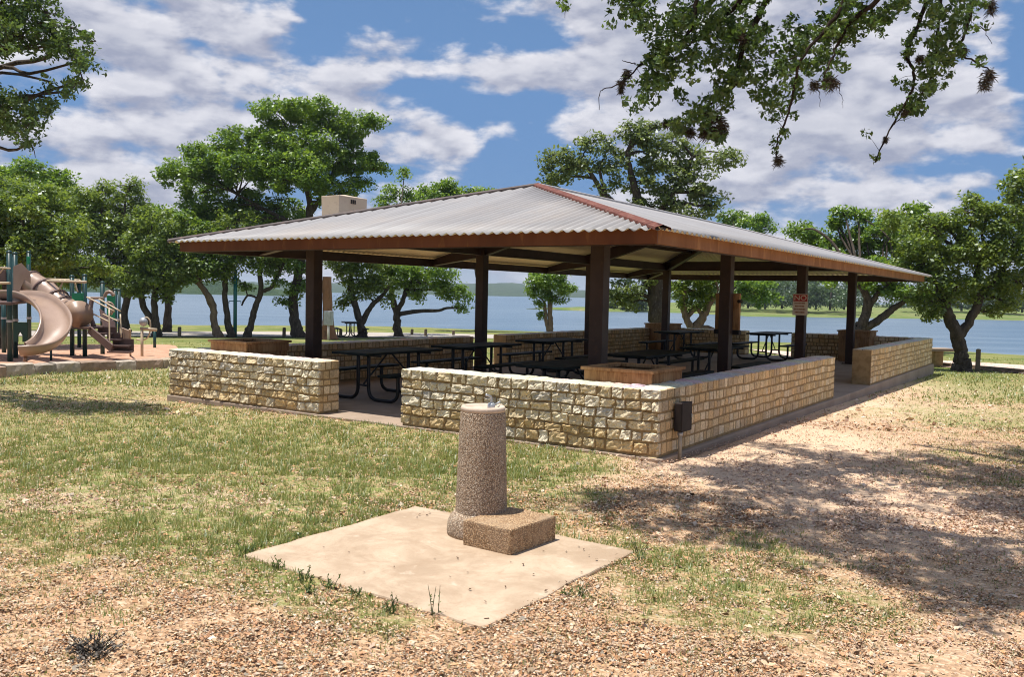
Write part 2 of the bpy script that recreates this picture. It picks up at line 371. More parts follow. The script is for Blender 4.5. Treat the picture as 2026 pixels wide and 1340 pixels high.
# ------------------------------------------------------------------ sky and sun
SUN = Vector((-.17, -.11, 1.0)).normalized()
def world():
    w = bpy.data.worlds.new('World'); S.world = w; w.use_nodes = True
    nt = w.node_tree; nt.nodes.clear(); t = NT(nt)
    out = nt.nodes.new('ShaderNodeOutputWorld')
    co = t.n('ShaderNodeTexCoord').outputs['Generated']
    sky = t.n('ShaderNodeTexSky', sky_type='NISHITA', sun_disc=False, sun_elevation=math.asin(SUN.z),
              sun_rotation=math.atan2(SUN.x, SUN.y), air_density=1.0, dust_density=.6, ozone_density=2.5).outputs[0]
    sp = t.n('ShaderNodeSeparateXYZ', {0: co}); x, y, z = sp.outputs
    zc = t.math('MAXIMUM', z, 0.0)
    # azimuth about the lake direction and elevation, in degrees
    fx = t.math('ADD', t.math('MULTIPLY', x, float(RT[0])), t.math('MULTIPLY', y, float(RT[1])))
    fy = t.math('ADD', t.math('MULTIPLY', x, float(FH[0])), t.math('MULTIPLY', y, float(FH[1])))
    az = t.math('MULTIPLY', t.math('ARCTAN2', fx, fy), 57.2958); el = t.math('MULTIPLY', t.math('ARCSINE', z), 57.2958)
    den = t.math('ADD', zc, .16)
    P = t.n('ShaderNodeCombineXYZ', {0: t.math('DIVIDE', fx, den), 1: t.math('DIVIDE', fy, den), 2: 0.0}).outputs[0]
    Q = t.n('ShaderNodeCombineXYZ', {0: t.math('MULTIPLY', az, .1), 1: t.math('MULTIPLY', el, .21), 2: 1.7}).outputs[0]
    Qu = t.n('ShaderNodeCombineXYZ', {0: t.math('ADD', t.math('MULTIPLY', az, .1), -.05), 1: t.math('ADD', t.math('MULTIPLY', el, .21), .16), 2: 1.7}).outputs[0]
    n1 = t.noise(Q, 2.2, 9, .50, 0, .1); n1u = t.noise(Qu, 2.2, 3, .45, 0, .1)
    n2 = t.noise(P, 1.6, 6, .55, 0, .2); n3 = t.noise(Q, 6.0, 7, .58, 0, .1)
    blobs = [(-25,15,9,5,.20),(-14,14,6,5,.16),(-8,10,10,2.6,.12),(-18,9.5,8,2.2,.10),(0,13.5,8,3,.08),(7,17,7,4,.22),(6,13.5,4,2.2,.10),
             (10,11,5,4,.22),(17,14,6,5,.20),(20,10,9,4,.20),(26,14,5,5,.12),(18,6,10,2,.10),(-4,6.5,6,1.2,.12),(-22,5.5,6,2.4,.14),(-4.2,9.2,2,1,.08),(16,18,12,3,.12),(-30,8,5,3,.12),
             (-12.5,17,2.0,3.5,-.24),(-8.5,18.2,4,1.5,-.26),(-2.0,12.0,5,.9,-.16),(0.5,8.7,3,1.9,-.34),(5.0,8.0,4,1.0,-.26),(-6,13.0,3,.8,-.12),(-10,6.8,5,.9,-.12),(1,16,4,1.0,-.16),
             (31,14,2.5,4,-.30),(14,5.0,3,.8,-.12),(28,8.0,4,.8,-.14),(-29,11,3,1.2,-.14),(24,4.5,6,1,-.08),(12,7.6,3,.7,-.10)]
    cov = None
    for a0, e0, sa, se, wgt in blobs:
        da = t.math('DIVIDE', t.math('SUBTRACT', az, float(a0)), float(sa)); de = t.math('DIVIDE', t.math('SUBTRACT', el, float(e0)), float(se))
        r2 = t.math('ADD', t.math('MULTIPLY', da, da), t.math('MULTIPLY', de, de))
        gterm = t.math('MULTIPLY', t.math('POWER', 2.71828, t.math('MULTIPLY', r2, -1.0)), float(wgt*.62 if wgt > 0 else wgt*.8))
        cov = gterm if cov is None else t.math('ADD', cov, gterm)
    nn = t.math('ADD', t.math('MULTIPLY', n1, .62), t.math('ADD', t.math('MULTIPLY', n2, .22), t.math('MULTIPLY', n3, .16)))
    d = t.math('ADD', nn, cov)
    hz = t.math('MULTIPLY', t.math('SUBTRACT', 1.0, t.sstep(el, 0.0, 7.0)), .03)
    d = t.math('ADD', d, hz)
    alpha = t.sstep(d, .475, .60)
    # sunlit tops, greyer bellies
    lit = t.sstep(t.math('SUBTRACT', n1, n1u), -.12, .14)
    lit = t.math('ADD', t.math('MULTIPLY', lit, .75), t.math('MULTIPLY', t.sstep(n3, .38, .66), .25))
    thick = t.sstep(d, .60, .78)
    cl = t.mix(lit, (2.75,2.95,3.85), (6.4,6.35,6.75))
    cl = t.mix(t.math('MULTIPLY', thick, .35), cl, (3.2,3.4,4.15))
    hs = t.n('ShaderNodeHueSaturation', {'Saturation': 1.1, 'Value': .60, 'Fac': 1.0, 'Color': sky}).outputs[0]
    lowair = t.mix(t.sstep(el, 0.0, 7.0), (3.1,3.8,4.9), (1.15,2.3,4.5))
    hs = t.mix(t.math('MULTIPLY', t.math('SUBTRACT', 1.0, t.sstep(el, 10.0, 40.0)), .85), hs, lowair)
    c = t.mix(t.math('MULTIPLY', alpha, .96), hs, cl)
    # upper sky brightened out of view, added to lift the shaded sides
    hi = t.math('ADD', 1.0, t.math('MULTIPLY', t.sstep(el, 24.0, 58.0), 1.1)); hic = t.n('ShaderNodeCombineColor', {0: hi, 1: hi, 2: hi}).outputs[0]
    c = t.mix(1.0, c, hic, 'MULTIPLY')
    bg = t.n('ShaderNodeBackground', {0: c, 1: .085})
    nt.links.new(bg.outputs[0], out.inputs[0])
world()
ld = bpy.data.lights.new('sun', 'SUN'); ld.energy = 4.2; ld.angle = math.radians(.53); ld.color = (1, .955, .88)
lo = bpy.data.objects.new('sun', ld); COL.objects.link(lo); lo.rotation_euler = SUN.to_track_quat('Z', 'Y').to_euler(); lo.location = (0,0,30)

# ------------------------------------------------------------------ where grass grows (world positions)
GR = [  # x, y, radius across, radius along, weight        (blobs of turf and bare patches)
]
def gblob(px, py, r, w, kind='g', r2=None):
    p = G(px, py); GR.append((p[0], p[1], r, r2 or r, w, kind))
for a in [(150,850,3.2,.34),(450,880,2.6,.34),(700,900,2.2,.32),(300,980,1.7,.20),(600,1000,1.5,.22),(850,920,1.6,.30),(1050,920,1.3,.24),(1080,985,.7,.10),(60,960,1.6,.16),
          (480,1080,.8,.34),(600,1130,.45,.36),(740,1190,.3,.32),(700,1060,.35,.25),(860,1215,.2,.25),(1240,1085,.2,.3),(1130,1170,.15,.25),(100,1060,.9,.14),(300,1150,.3,.12),(540,1180,.3,.22),
          (1330,1140,.5,.22),(1650,1180,.6,.26),(1500,1180,.5,.16),(1450,1290,.35,.16),(1900,830,2.2,.42),(1980,780,3,.42),(1960,900,.9,.22),(1180,1120,.3,.15),
          (100,780,3,.3),(200,745,4,.3),(1250,1000,.5,.12),(1600,1080,.4,.12),(1860,745,2.5,.35),(1290,1110,.2,.25),(250,1230,.35,.22),(420,1250,.3,.18),(620,1300,.3,.2),(1300,1230,.3,.2),(1600,1260,.35,.2),(1800,1240,.35,.15),(1100,1280,.25,.16),(60,1180,.5,.2),(900,1300,.25,.15),(1500,1060,.4,.16),(830,1220,.2,.2)]:
    gblob(*a[:3], a[3])
for a in [(120,1005,.55,-.22),(390,998,.5,-.22),(60,1270,1.2,-.18),(300,1290,1.1,-.18),(700,1290,.9,-.16),(1200,1290,.8,-.20),(1900,1290,.9,-.22),(1500,800,1.6,-.35),(1640,760,2.4,-.40),
          (1650,850,1.3,-.30),(1500,900,1.2,-.30),(1450,980,1,-.20),(1780,1000,1,-.25),(1950,1080,.9,-.25),(1330,950,.8,-.2),(1150,960,.4,-.2)]:
    gblob(*a[:3], a[3])
for a in [(1500,860,1.6,1.0),(1650,800,2.4,1.0),(1750,760,2.6,1.0),(1400,915,.9,.8),(1560,880,1.2,.5),(1800,1000,1.2,.5),(1950,1080,1,.45),(120,1000,.5,.6),(400,998,.45,.6),(290,795,.35,.9),(1650,950,1.2,.6),(2000,1290,.8,.3),(1150,960,.4,.4)]:
    gblob(*a[:3], a[3], 'p')
def masks(x, y):
    x = np.asarray(x, float); y = np.asarray(y, float)
    wv = .35*(fbm(x*.9, y*.9, 31)-.5); wu = .35*(fbm(x*.9, y*.9, 57)-.5)
    g = np.full(x.shape, .32); p = np.full(x.shape, .08)
    for (cx, cy, a, b, w, k) in GR:
        e = np.exp(-(((x+wv*3-cx)/a)**2 + ((y+wu*3-cy)/b)**2))
        if k == 'g': g = g + w*e
        else: p = p + w*e
    g = g + .50*(fbm(x*1.5, y*1.5, 11, 5)-.5) + .34*(fbm(x*5.5, y*5.5, 77, 3)-.5)
    dist = np.hypot(x-CAM[0], y-CAM[1]); g = g + .25*np.clip((dist-16)/14, 0, 1)
    return np.clip(g, 0, 1), np.clip(p, 0, 1)

def spacing(lo, hi, step, far):
    a = list(np.arange(lo, hi, step)); s = step; v = a[-1]
    while v < far: s *= 1.16; v += s; a.append(v)
    s = step; v = a[0]; pre = []
    while v > -far: s *= 1.16; v -= s; pre.append(v)
    return np.array(pre[::-1] + a)
gx = spacing(-13, 7, .085, 3500); gy = spacing(-8, 8, .085, 3500)
X, Y = np.meshgrid(gx, gy); Z = tz(X, Y)
dn = np.hypot(X-CAM[0], Y-CAM[1])
Z = Z + (.028*(fbm(X*2.2, Y*2.2, 3)-.5) + .03*(fbm(X*9, Y*9, 5, 3)-.5))*np.clip((40-dn)/30, 0, 1)
inside = (X > -8.45) & (X < .12) & (Y > -.06) & (Y < 18.4); Z = np.where(inside, np.minimum(Z, -.10), Z)
pc = np.array([G(480,1103), G(820,1005), G(1255,1095), G(955,1247)])
gm, gp = masks(X, Y)
me = bpy.data.meshes.new('ground'); nx, ny = len(gx), len(gy)
V = np.stack([X, Y, Z], -1).reshape(-1, 3).astype(np.float32)
idx = np.arange(nx*ny).reshape(ny, nx); Q = np.stack([idx[:-1,:-1], idx[:-1,1:], idx[1:,1:], idx[1:,:-1]], -1).reshape(-1, 4).astype(np.int32)
me.vertices.add(len(V)); me.vertices.foreach_set('co', V.ravel()); me.loops.add(Q.size); me.loops.foreach_set('vertex_index', Q.ravel())
me.polygons.add(len(Q)); me.polygons.foreach_set('loop_start', np.arange(0, Q.size, 4, dtype=np.int32)); me.polygons.foreach_set('loop_total', np.full(len(Q), 4, np.int32))
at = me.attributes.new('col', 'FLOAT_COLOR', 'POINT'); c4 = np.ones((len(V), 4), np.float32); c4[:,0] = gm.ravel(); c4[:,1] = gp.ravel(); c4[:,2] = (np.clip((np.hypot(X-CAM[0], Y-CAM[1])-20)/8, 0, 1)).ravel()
at.data.foreach_set('color', c4.ravel()); me.update(calc_edges=True)
tag(link('ground', me, M['ground'], None, 0, True), 'patchy lawn and tan mulch ground sloping down to the lake', 'ground', kind='structure')

# lake
b = MB(); b.add([(-4000,-200,LAKE),(3000,-200,LAKE),(3000,5000,LAKE),(-4000,5000,LAKE)], [(0,1,2,3)])
tag(b.build('lake', M['water']), 'wide rippled blue grey lake behind the pavilion', 'lake', kind='structure')

# pale lake road, pink gravel shore road, playground mulch : sheets draped a little above the ground
def drape(name, mat, L, R, label, cat, lift=.02, nseg=24, nacross=6):
    L = smoothpath(L, nseg); R = smoothpath(R, nseg); b = MB(); n = len(L)
    for i in range(n):
        for j in range(nacross+1):
            p = L[i]+(R[i]-L[i])*j/nacross; b.v.append((p[0], p[1], float(tz(p[0], p[1]))+lift))
    for i in range(n-1):
        for j in range(nacross):
            a = i*(nacross+1)+j; b.f.append((a, a+1, a+nacross+2, a+nacross+1))
    o = b.build(name, mat); tag(o, label, cat, kind='structure'); return o
def gp2(L): return [G(*q)[:2] for q in L]
drape('road', M['road'], gp2([(-260,667),(0,666),(200,667),(420,667),(640,668),(820,669),(1010,671)]), gp2([(-260,657),(0,656),(200,656.5),(420,657),(640,658),(820,660),(1010,664)]),
      'pale grey road running along the lake shore', 'road', .03)
drape('shore_road', M['gravel_road'], gp2([(1560,706),(1700,715),(1800,723),(1940,733),(2100,748),(2400,776)]), gp2([(1480,692),(1650,702),(1800,711),(1940,719),(2100,729),(2400,747)]),
      'pink gravel strip by the water beyond the timber edging', 'path', .03)
drape('playground_mulch', M['mulch'], gp2([(-300,756),(-100,742),(0,734),(100,728),(200,724),(330,719),(352,712)]), gp2([(-300,690),(-100,686),(0,683),(100,683),(200,683),(330,684),(352,690)]),
      'orange wood mulch surface under the playground', 'playground ground', .03, 20)

# far shores
def land(name, mat, pxs, dn_, df, top, label, seed, zfront=LAKE-.4, rise=.35, amp=.3, nrow=14):
    n = len(pxs); b = MB()
    for i, px in enumerate(pxs):
        u = (px-IW/2)/F
        for j in range(nrow):
            k = j/(nrow-1); dd = (dn_(px)+(df(px)-dn_(px))*k)*(1+.02*(vnoise(px*.02+j, 3.3, seed)-.5)*(j > 0))
            p = CAM + dd*(FH+RT*u)
            zz = zfront + (top(px)-zfront)*min(1, k/rise)**.7*(1+amp*(fbm(px*.03, j*.7, seed)-.5))
            b.v.append((p[0], p[1], zz))
    for i in range(n-1):
        for j in range(nrow-1):
            a = i*nrow+j; b.f.append((a, a+nrow, a+nrow+1, a+1))
    o = b.build(name, mat, smooth=True); tag(o, label, 'shore', kind='structure'); return o
land('far_shore', M['bank'], np.arange(1190, 3400, 18), lambda p: 178 if p < 1400 else np.interp(p, [1400,1480,1900,3400],[172,158,176,190]), lambda p: 420, lambda p: np.interp(p,[1190,1300,1450,1900],[-1.0,-.6,.1,.35]),
     'green grassy bank across the water', 5, amp=.25)
land('spit', M['bank'], np.arange(1040, 1330, 10), lambda p: 186+abs(p-1200)*.12, lambda p: 205, lambda p: -.9-.5*abs((p-1200)/140)**2, 'low reedy spit of land in the lake', 6, amp=.5, nrow=8)
land('hills', M['hill'], np.arange(-900, 1500, 7), lambda p: 1450, lambda p: 2600, lambda p: np.interp(p, [-900,300,520,700,950,1000,1050,1110,1180,1500],[14,16,18,19,25,27,23,17,14,10])+5*(fbm(np.array(p*.02), np.array(.5), 3)-.5)+3*(fbm(np.array(p*.13), np.array(.5), 9)-.5),
     'blue green wooded hills on the horizon across the lake', 8, rise=.4, amp=.12)
land('wooded_shore', M['hill'], np.arange(-700, 575, 4), lambda p: 452, lambda p: 640, lambda p: (5.6+2.2*(fbm(np.array(p*.05), np.array(.5), 4)-.5)+2.4*(fbm(np.array(p*.21), np.array(.5), 14)-.5))*min(1, max(.05,(575-p)/90)),
     'dark wooded shore across the water behind the playground', 12, rise=.12, amp=.3)

# ------------------------------------------------------------------ pavilion floor and fountain pad
b = MB(); b.box((-8.40,-.028,-.55),(.055,18.36,0.0))
tag(b.build('pavilion_floor', M['slab'], bevel=.012), 'concrete slab floor under the pavilion', 'floor', kind='structure')
b = MB(); cc = pc.mean(0); zt_ = -.002
P8 = []
for i in range(4):
    a, c = pc[i], pc[(i+1)%4]
    for k in range(14):
        q = a+(c-a)*k/14; nrm = np.array([(c-a)[1], -(c-a)[0]]); nrm = nrm/np.linalg.norm(nrm)
        jit = .034*(vnoise(np.array(i*20+k*1.0), np.array(.3), 9)-.5) if k else 0
        P8.append((q[0]+nrm[0]*jit, q[1]+nrm[1]*jit))
n = len(P8)
b.add([(x,y,-.2) for x,y in P8]+[(x,y,zt_) for x,y in P8], [tuple(range(n, 2*n))[::-1] if False else tuple(range(n,2*n))]+[(i,(i+1)%n,n+(i+1)%n,n+i) for i in range(n)])
pad = b.build('concrete_pad', M['pad'])
bm = bmesh.new(); bm.from_mesh(pad.data); bmesh.ops.recalc_face_normals(bm, faces=bm.faces); bm.to_mesh(pad.data); bm.free()
bv = pad.modifiers.new('bevel','BEVEL'); bv.width = .012; bv.segments = 2; bv.angle_limit = .9
tag(pad, 'tan square concrete pad under the drinking fountain', 'concrete pad', kind='structure')

# ------------------------------------------------------------------ stone walls
WT = .38; HW = .725
COURSES = [(-.45,.02),(.02,.155),(.155,.26),(.26,.375),(.375,.48),(.48,.60),(.60,.725)]
def stonecol(z, seed, rough):
    r = random.random(); 
    base = [(.68,.57,.38),(.71,.61,.43),(.65,.52,.32),(.66,.57,.41),(.68,.54,.33),(.74,.65,.48)][random.randrange(6)]
    if r < .06: base = (.56,.50,.40)
    if z < .2 and random.random() < .6: base = (.60,.44,.23)
    if not rough: base = [(.66,.50,.29),(.72,.56,.34),(.60,.43,.23),(.74,.60,.40),(.66,.46,.24),(.56,.42,.26)][random.randrange(6)]
    k = random.uniform(.88, 1.1); return tuple(c*k for c in base)
def stoneface(b, O, U, Nn, length, rough, zlo=None):
    """stones laid in courses on a wall face from O along U with outward normal Nn"""
    O = np.array(O, float); U = np.array(U, float); Nn = np.array(Nn, float)
    ws = random.randrange(999)
    def wob(k, xx): return 0.0 if (k <= 1 or k >= len(COURSES)) else .030*(float(vnoise(np.array(xx*2.6+k*17.3+ws), np.array(k*3.1), 6))-.5)
    for ci, (z0, z1) in enumerate(COURSES):
        z1j = z1
        x = 0.0; first = True
        while x < length-1e-6:
            L = random.uniform(.115, .25) if rough else random.uniform(.075, .20)
            if rough and random.random() < .12: L *= 1.45
            if z0 < 0: L = .4
            if first and ci % 2: L *= .55
            first = False
            if length-(x+L) < .10: L = length-x
            gap = random.uniform(.012, .019) if rough else random.uniform(.012, .016); jz = .008 if rough else .003; za, zb = z0+gap*.5+random.uniform(-jz,jz), z1j-gap*.5-random.uniform(-jz,jz)
            if ci == len(COURSES)-1: zb = z1
            xa, xb = x+gap*.6, x+L-gap*.6
            if x < 1e-6: xa = 0
            if x+L > length-1e-6: xb = length
            nu, nv = (7, 6) if rough else (5, 4)
            dep = random.uniform(.017, .034) if rough else random.uniform(.009, .014); zj = random.uniform(-.009,.009) if 0 < ci else 0
            col = stonecol(z0, 0, rough); sd = random.randrange(9999); amp = .034 if rough else .006
            vs = []; cr = (.014 if rough else .006)
            US = [0,.035,.19,.36,.5,.64,.81,.965,1]; VS = [0,.07,.3,.5,.7,.93,1]
            if not rough: US = [0,.05,.35,.65,.95,1]; VS = [0,.08,.5,.92,1]
            nu, nv = len(US)-1, len(VS)-1
            tilt = (random.uniform(-.010,.010), random.uniform(-.012,.008)) if rough else (random.uniform(-.002,.002), random.uniform(-.002,.002))
            for j in range(nv+1):
                for i in range(nu+1):
                    u = US[i]; v = VS[j]
                    xx = xa+(xb-xa)*u
                    uu = xx; lo_ = za+wob(ci, xx); hi_ = zb+wob(ci+1, xx); vv = lo_+(hi_-lo_)*v
                    ed = 0 if (i in (0,nu) or j in (0,nv)) else 1
                    if i in (0,nu) and j in (0,nv): uu += (cr if i == 0 else -cr)*.8; vv += (cr if j == 0 else -cr)*.8
                    nz = (vnoise(np.array(uu*14+sd), np.array(vv*14+sd*.37), 3)-.5)*amp*1.0 + (random.random()-.5)*amp*.55
                    ju, jv = ((random.random()-.5)*.012, (random.random()-.5)*.010) if rough else ((random.random()-.5)*.003, (random.random()-.5)*.003)
                    if i in (0,nu) and (x < 1e-6 or x+L > length-1e-6): ju = 0
                    h = -.006 if not ed else dep + float(nz) + tilt[0]*(u-.5)*2 + tilt[1]*(v-.5)*2
                    p = O + U*(uu+ju) + Nn*h; vs.append((p[0], p[1], O[2]+vv+jv))
            fs = [(j*(nu+1)+i, j*(nu+1)+i+1, (j+1)*(nu+1)+i+1, (j+1)*(nu+1)+i) for j in range(nv) for i in range(nu)]
            if np.cross(U, [0,0,1])@Nn < 0: fs = [f[::-1] for f in fs]
            b.add(vs, fs, col)
            x += L
def captop(b, lo, hi, along):
    """cap stones : tops of the last course, seen from above"""
    x = lo[along]; oth = 1-along
    while x < hi[along]-1e-6:
        L = random.uniform(.18,.36)
        if hi[along]-(x+L) < .12: L = hi[along]-x
        nu, nv = 6, 4; col = tuple(c*random.uniform(.85,1.1) for c in (.60,.55,.46)); vs = []; sd = random.random()*99
        for j in range(nv+1):
            for i in range(nu+1):
                u = x+.006+(L-.012)*i/nu; v = lo[oth]-.006+(hi[oth]-lo[oth]+.012)*j/nv
                e = i in (0,nu) or j in (0,nv)
                z = HW-.008 if e else HW+.012+.014*(float(vnoise(np.array(u*14+sd), np.array(v*14), 4))-.5)
                vs.append((u,v,z) if along == 0 else (v,u,z))
        fs = [(j*(nu+1)+i, j*(nu+1)+i+1, (j+1)*(nu+1)+i+1, (j+1)*(nu+1)+i) for j in range(nv) for i in range(nu)]
        if along == 1: fs = [f[::-1] for f in fs]
        b.add(vs, fs, col); x += L
x0, x1, y0, y1 = -8.365, 0.0, 0.0, 18.317
def wall(label, corner, sx, sy, lx, ly, rough_x, rough_y):
    """L-shaped seat wall: corner point, arm along x of length lx (direction sx), arm along y of length ly (direction sy)"""
    cx, cy = corner
    ax = (min(cx, cx+sx*lx), min(cy, cy+sy*WT)), (max(cx, cx+sx*lx), max(cy, cy+sy*WT))
    ay = (min(cx, cx+sx*WT), min(cy+sy*WT, cy+sy*ly)), (max(cx, cx+sx*WT), max(cy+sy*WT, cy+sy*ly))
    t = empty('stone_wall', (cx, cy, 0), label, 'stone wall', 'stone seat walls round the pavilion')
    core = MB(); k = .009
    core.box((ax[0][0]+k, ax[0][1]+k, -.45), (ax[1][0]-k, ax[1][1]-k, HW-.02)); core.box((ay[0][0]+k, ay[0][1]-2*k, -.45), (ay[1][0]-k, ay[1][1]-k if sy > 0 else ay[1][1]+2*k, HW-.022))
    core.build('mortar', M['mortar'], t)
    s = MB()
    def face(p, q, nrm, rough):
        p = np.array([*p, 0.0]); q = np.array([*q, 0.0]); L = np.linalg.norm(q-p); nv = np.array([*nrm, 0.0])
        u = (q-p)/L; stoneface(s, p - nv*.014, u, nv, L, rough)
    ex, ey = cx+sx*lx, cy+sy*ly
    face((cx,cy), (ex,cy), (0,-sy), rough_x)                                   # outer face along x
    face((cx,cy), (cx,ey), (-sx,0), rough_y)                                   # outer face along y
    face((cx+sx*WT,cy+sy*WT), (ex,cy+sy*WT), (0,sy), False); face((cx+sx*WT,cy+sy*WT), (cx+sx*WT,ey), (sx,0), False)
    face((ex,cy), (ex,cy+sy*WT), (sx,0), False); face((cx,ey), (cx+sx*WT,ey), (0,sy), False)
    s.build('stonework', M['stone'], t)
    c = MB(); captop(c, ax[0], ax[1], 0); captop(c, ay[0], ay[1], 1); c.build('capstones', M['stone'], t, smooth=True)
    return t
wall('sunlit rough stone wall behind the drinking fountain, with the electrical box on its side', (x1, y0), -1, 1, 3.551, 7.401, True, False)
wall('rough stone wall nearest the playground, on the far side of the front opening', (x0, y0), 1, 1, x1-x0-5.038, 7.6, True, True)
wall('smooth cut stone wall on the lakeward right corner, by the stone bench and leaning oak', (x1, y1), -1, -1, 3.8, y1-10.41, False, False)
wall('shaded back corner stone wall nearest the lake, behind the tables', (x0, y1), 1, -1, 3.17, y1-8.95, False, True)

# ------------------------------------------------------------------ pavilion roof and frame
XL, XR, YF, YB, ZB, ZT = -8.591, -.242, .342, 18.084, 2.286, 2.450
XM = (XL+XR)/2; HALF = (XR-XL)/2; PKZ = 3.579; SL = (PKZ-ZT)/HALF
pav = empty('pavilion', (XM, (YF+YB)/2, 0), 'open picnic pavilion with corrugated metal hip roof on brown steel posts', 'pavilion')
def roof_panel(axis, sgn):
    """corrugated sheet for one slope. axis 0: eave runs along x"""
    lo, hi = (XL, XR) if axis == 0 else (YF, YB); OH = .13; per = .14; amp = .017
    s = np.arange(lo-OH, hi+OH+.001, per/8); b = []; uv = []
    rows = 5; vs = []
    for a in s:
        top = min(a-lo, hi-a, HALF)                      # how far up the slope this rib runs
        for r in range(rows):
            t = -OH + (top+OH)*r/(rows-1)
            if top < -OH: t = top
            z = ZT+.022 + t*SL + amp*math.sin(2*PI*a/per)
            if axis == 0: vs.append((a, YF+t if sgn < 0 else YB-t, z))
            else: vs.append((XR-t if sgn > 0 else XL+t, a, z))
            uv.append((a/2.0, t/2.0))
    n = len(s); fs = []
    for i in range(n-1):
        for r in range(rows-1):
            q = (i*rows+r, (i+1)*rows+r, (i+1)*rows+r+1, i*rows+r+1)
            fs.append(q if (axis == 0) == (sgn < 0) else q[::-1])
    mb = MB(); mb.v = vs; mb.f = fs; o = mb.build('roof_panel', M['roof'], pav, smooth=True)
    ul = o.data.uv_layers.new(name='uv'); li = np.zeros(len(o.data.loops), np.int32); o.data.loops.foreach_get('vertex_index', li)
    ul.data.foreach_set('uv', np.array(uv, np.float32)[li].ravel())
    o.data.materials.append(M['liner']); so = o.modifiers.new('sheet', 'SOLIDIFY'); so.thickness = .004; so.offset = -1; so.material_offset = 1; so.material_offset_rim = 0
    return o
for ax, sg in ((0,-1),(0,1),(1,-1),(1,1)): roof_panel(ax, sg)
R0, R1 = (XM, YF+HALF), (XM, YB-HALF)
corners = [(XL,YF),(XR,YF),(XR,YB),(XL,YB)]; rends = [R0,R0,R1,R1]
def angle_cap(name, p, q, w, mat='cap'):
    """folded cap flashing from p to q"""
    p = Vector(p); q = Vector(q); d = (q-p).normalized(); sd = d.cross(Vector((0,0,1))).normalized(); dz = w*SL*.72
    b = MB(); vs = []; N = 40
    for i in range(N+1):
        c = p+(q-p)*(i/N); k = .5 + .5*math.cos(i*1.7)
        for (o, h) in ((-w, -dz-.012),(-w*.94,-dz+.018),(-.02,.022),(0,.03),(.02,.022),(w*.94,-dz+.018),(w,-dz-.012)):
            vs.append(c+sd*o+Vector((0,0,h)))
    fs = [(i*7+j, i*7+j+1, (i+1)*7+j+1, (i+1)*7+j) for i in range(N) for j in range(6)]
    b.add(vs, fs); o = b.build(name, M[mat], pav); so = o.modifiers.new('t','SOLIDIFY'); so.thickness = .003; return o
for (c, r, cm) in zip(corners, rends, ('cap_dark','cap','cap_grey','cap_grey')):
    d = Vector((c[0]-r[0], c[1]-r[1], 0)).normalized()*.18
    angle_cap('hip_cap', (c[0]+d.x, c[1]+d.y, ZT+.035-.18*SL*.7), (r[0], r[1], PKZ+.045), .095 if cm == 'cap' else .08, cm)
angle_cap('ridge_cap', (R0[0],R0[1],PKZ+.045), (R1[0],R1[1],PKZ+.045), .12, 'cap_grey')
def one(name, lo, hi, mat, bevel=.004, parent=pav):
    return MB().box(lo, hi).build(name, mat, parent, bevel)
ft = .035
one('fascia', (XL, YF, ZB), (XR, YF+ft, ZT), M['fascia']); one('fascia', (XL, YB-ft, ZB), (XR, YB, ZT), M['fascia'])
one('fascia', (XL, YF+ft+.002, ZB), (XL+ft, YB-ft-.002, ZT), M['fascia']); tag(one('fascia', (XR-ft, YF+ft+.002, ZB), (XR, YB-ft-.002, ZT), M['fascia_lit']), 'orange brown fascia board with its lit tone painted in')
e_ = ft+.003  # dark strips added over the fascias' inner faces, standing in for shade
one('eave_shade_strip', (XL+e_, YF+e_, ZB-.01), (XR-e_, YF+e_+.05, ZT-.005), M['steel']); one('eave_shade_strip', (XL+e_, YB-e_-.05, ZB-.01), (XR-e_, YB-e_, ZT-.005), M['steel'])
one('eave_shade_strip', (XL+e_, YF+e_+.053, ZB-.01), (XL+e_+.05, YB-e_-.053, ZT-.005), M['steel']); one('eave_shade_strip', (XR-e_-.05, YF+e_+.053, ZB-.01), (XR-e_, YB-e_-.053, ZT-.005), M['steel'])
PX = (-7.188, -1.777); PY = [1.934 + (16.43-1.934)*k/3 for k in range(4)]
def roofz(x, y): return ZT + SL*min(x-XL, XR-x, y-YF, YB-y, HALF)
PW = .20
for x in PX:
    for y in PY:
        top = roofz(x, y)-.08
        p = one('post', (x-PW/2, y-PW/2, .012), (x+PW/2, y+PW/2, top), M['steel'], .012)
        pl = MB().box((x-.17, y-.17, .001), (x+.17, y+.17, .013)); 
        for (a, c) in ((-1,-1),(1,-1),(1,1),(-1,1)): pl.tube([(x+a*.135,y+c*.135,.012),(x+a*.135,y+c*.135,.04)], .013, 6)
        pl.build('base_plate', M['steel'], p)
def ibeam(b, p, q, h0, h1, w=.13, ft=.012):
    """tapered I beam hanging under the line p-q"""
    p = Vector(p); q = Vector(q); d = (q-p).normalized(); sd = d.cross(Vector((0,0,1))).normalized(); Z = Vector((0,0,1))
    def quad(c, hw, hh): return [c-sd*hw-Z*hh, c+sd*hw-Z*hh, c+sd*hw+Z*hh, c-sd*hw+Z*hh]
    for (z0, z1, hw, hh) in ((0,0,w/2,ft/2), (-h0,-h1,w/2,ft/2)):
        vs = quad(p+Z*z0, hw, hh)+quad(q+Z*z1, hw, hh); b.add(vs, [(3,2,1,0),(4,5,6,7),(0,1,5,4),(1,2,6,5),(2,3,7,6),(3,0,4,7)])
    vs = []
    for (c, h) in ((p,h0),(q,h1)): vs += [c-sd*.006-Z*(h-.006), c+sd*.006-Z*(h-.006), c+sd*.006-Z*.006, c-sd*.006-Z*.006]
    b.add(vs, [(3,2,1,0),(4,5,6,7),(0,1,5,4),(1,2,6,5),(2,3,7,6),(3,0,4,7)])
lift = .045
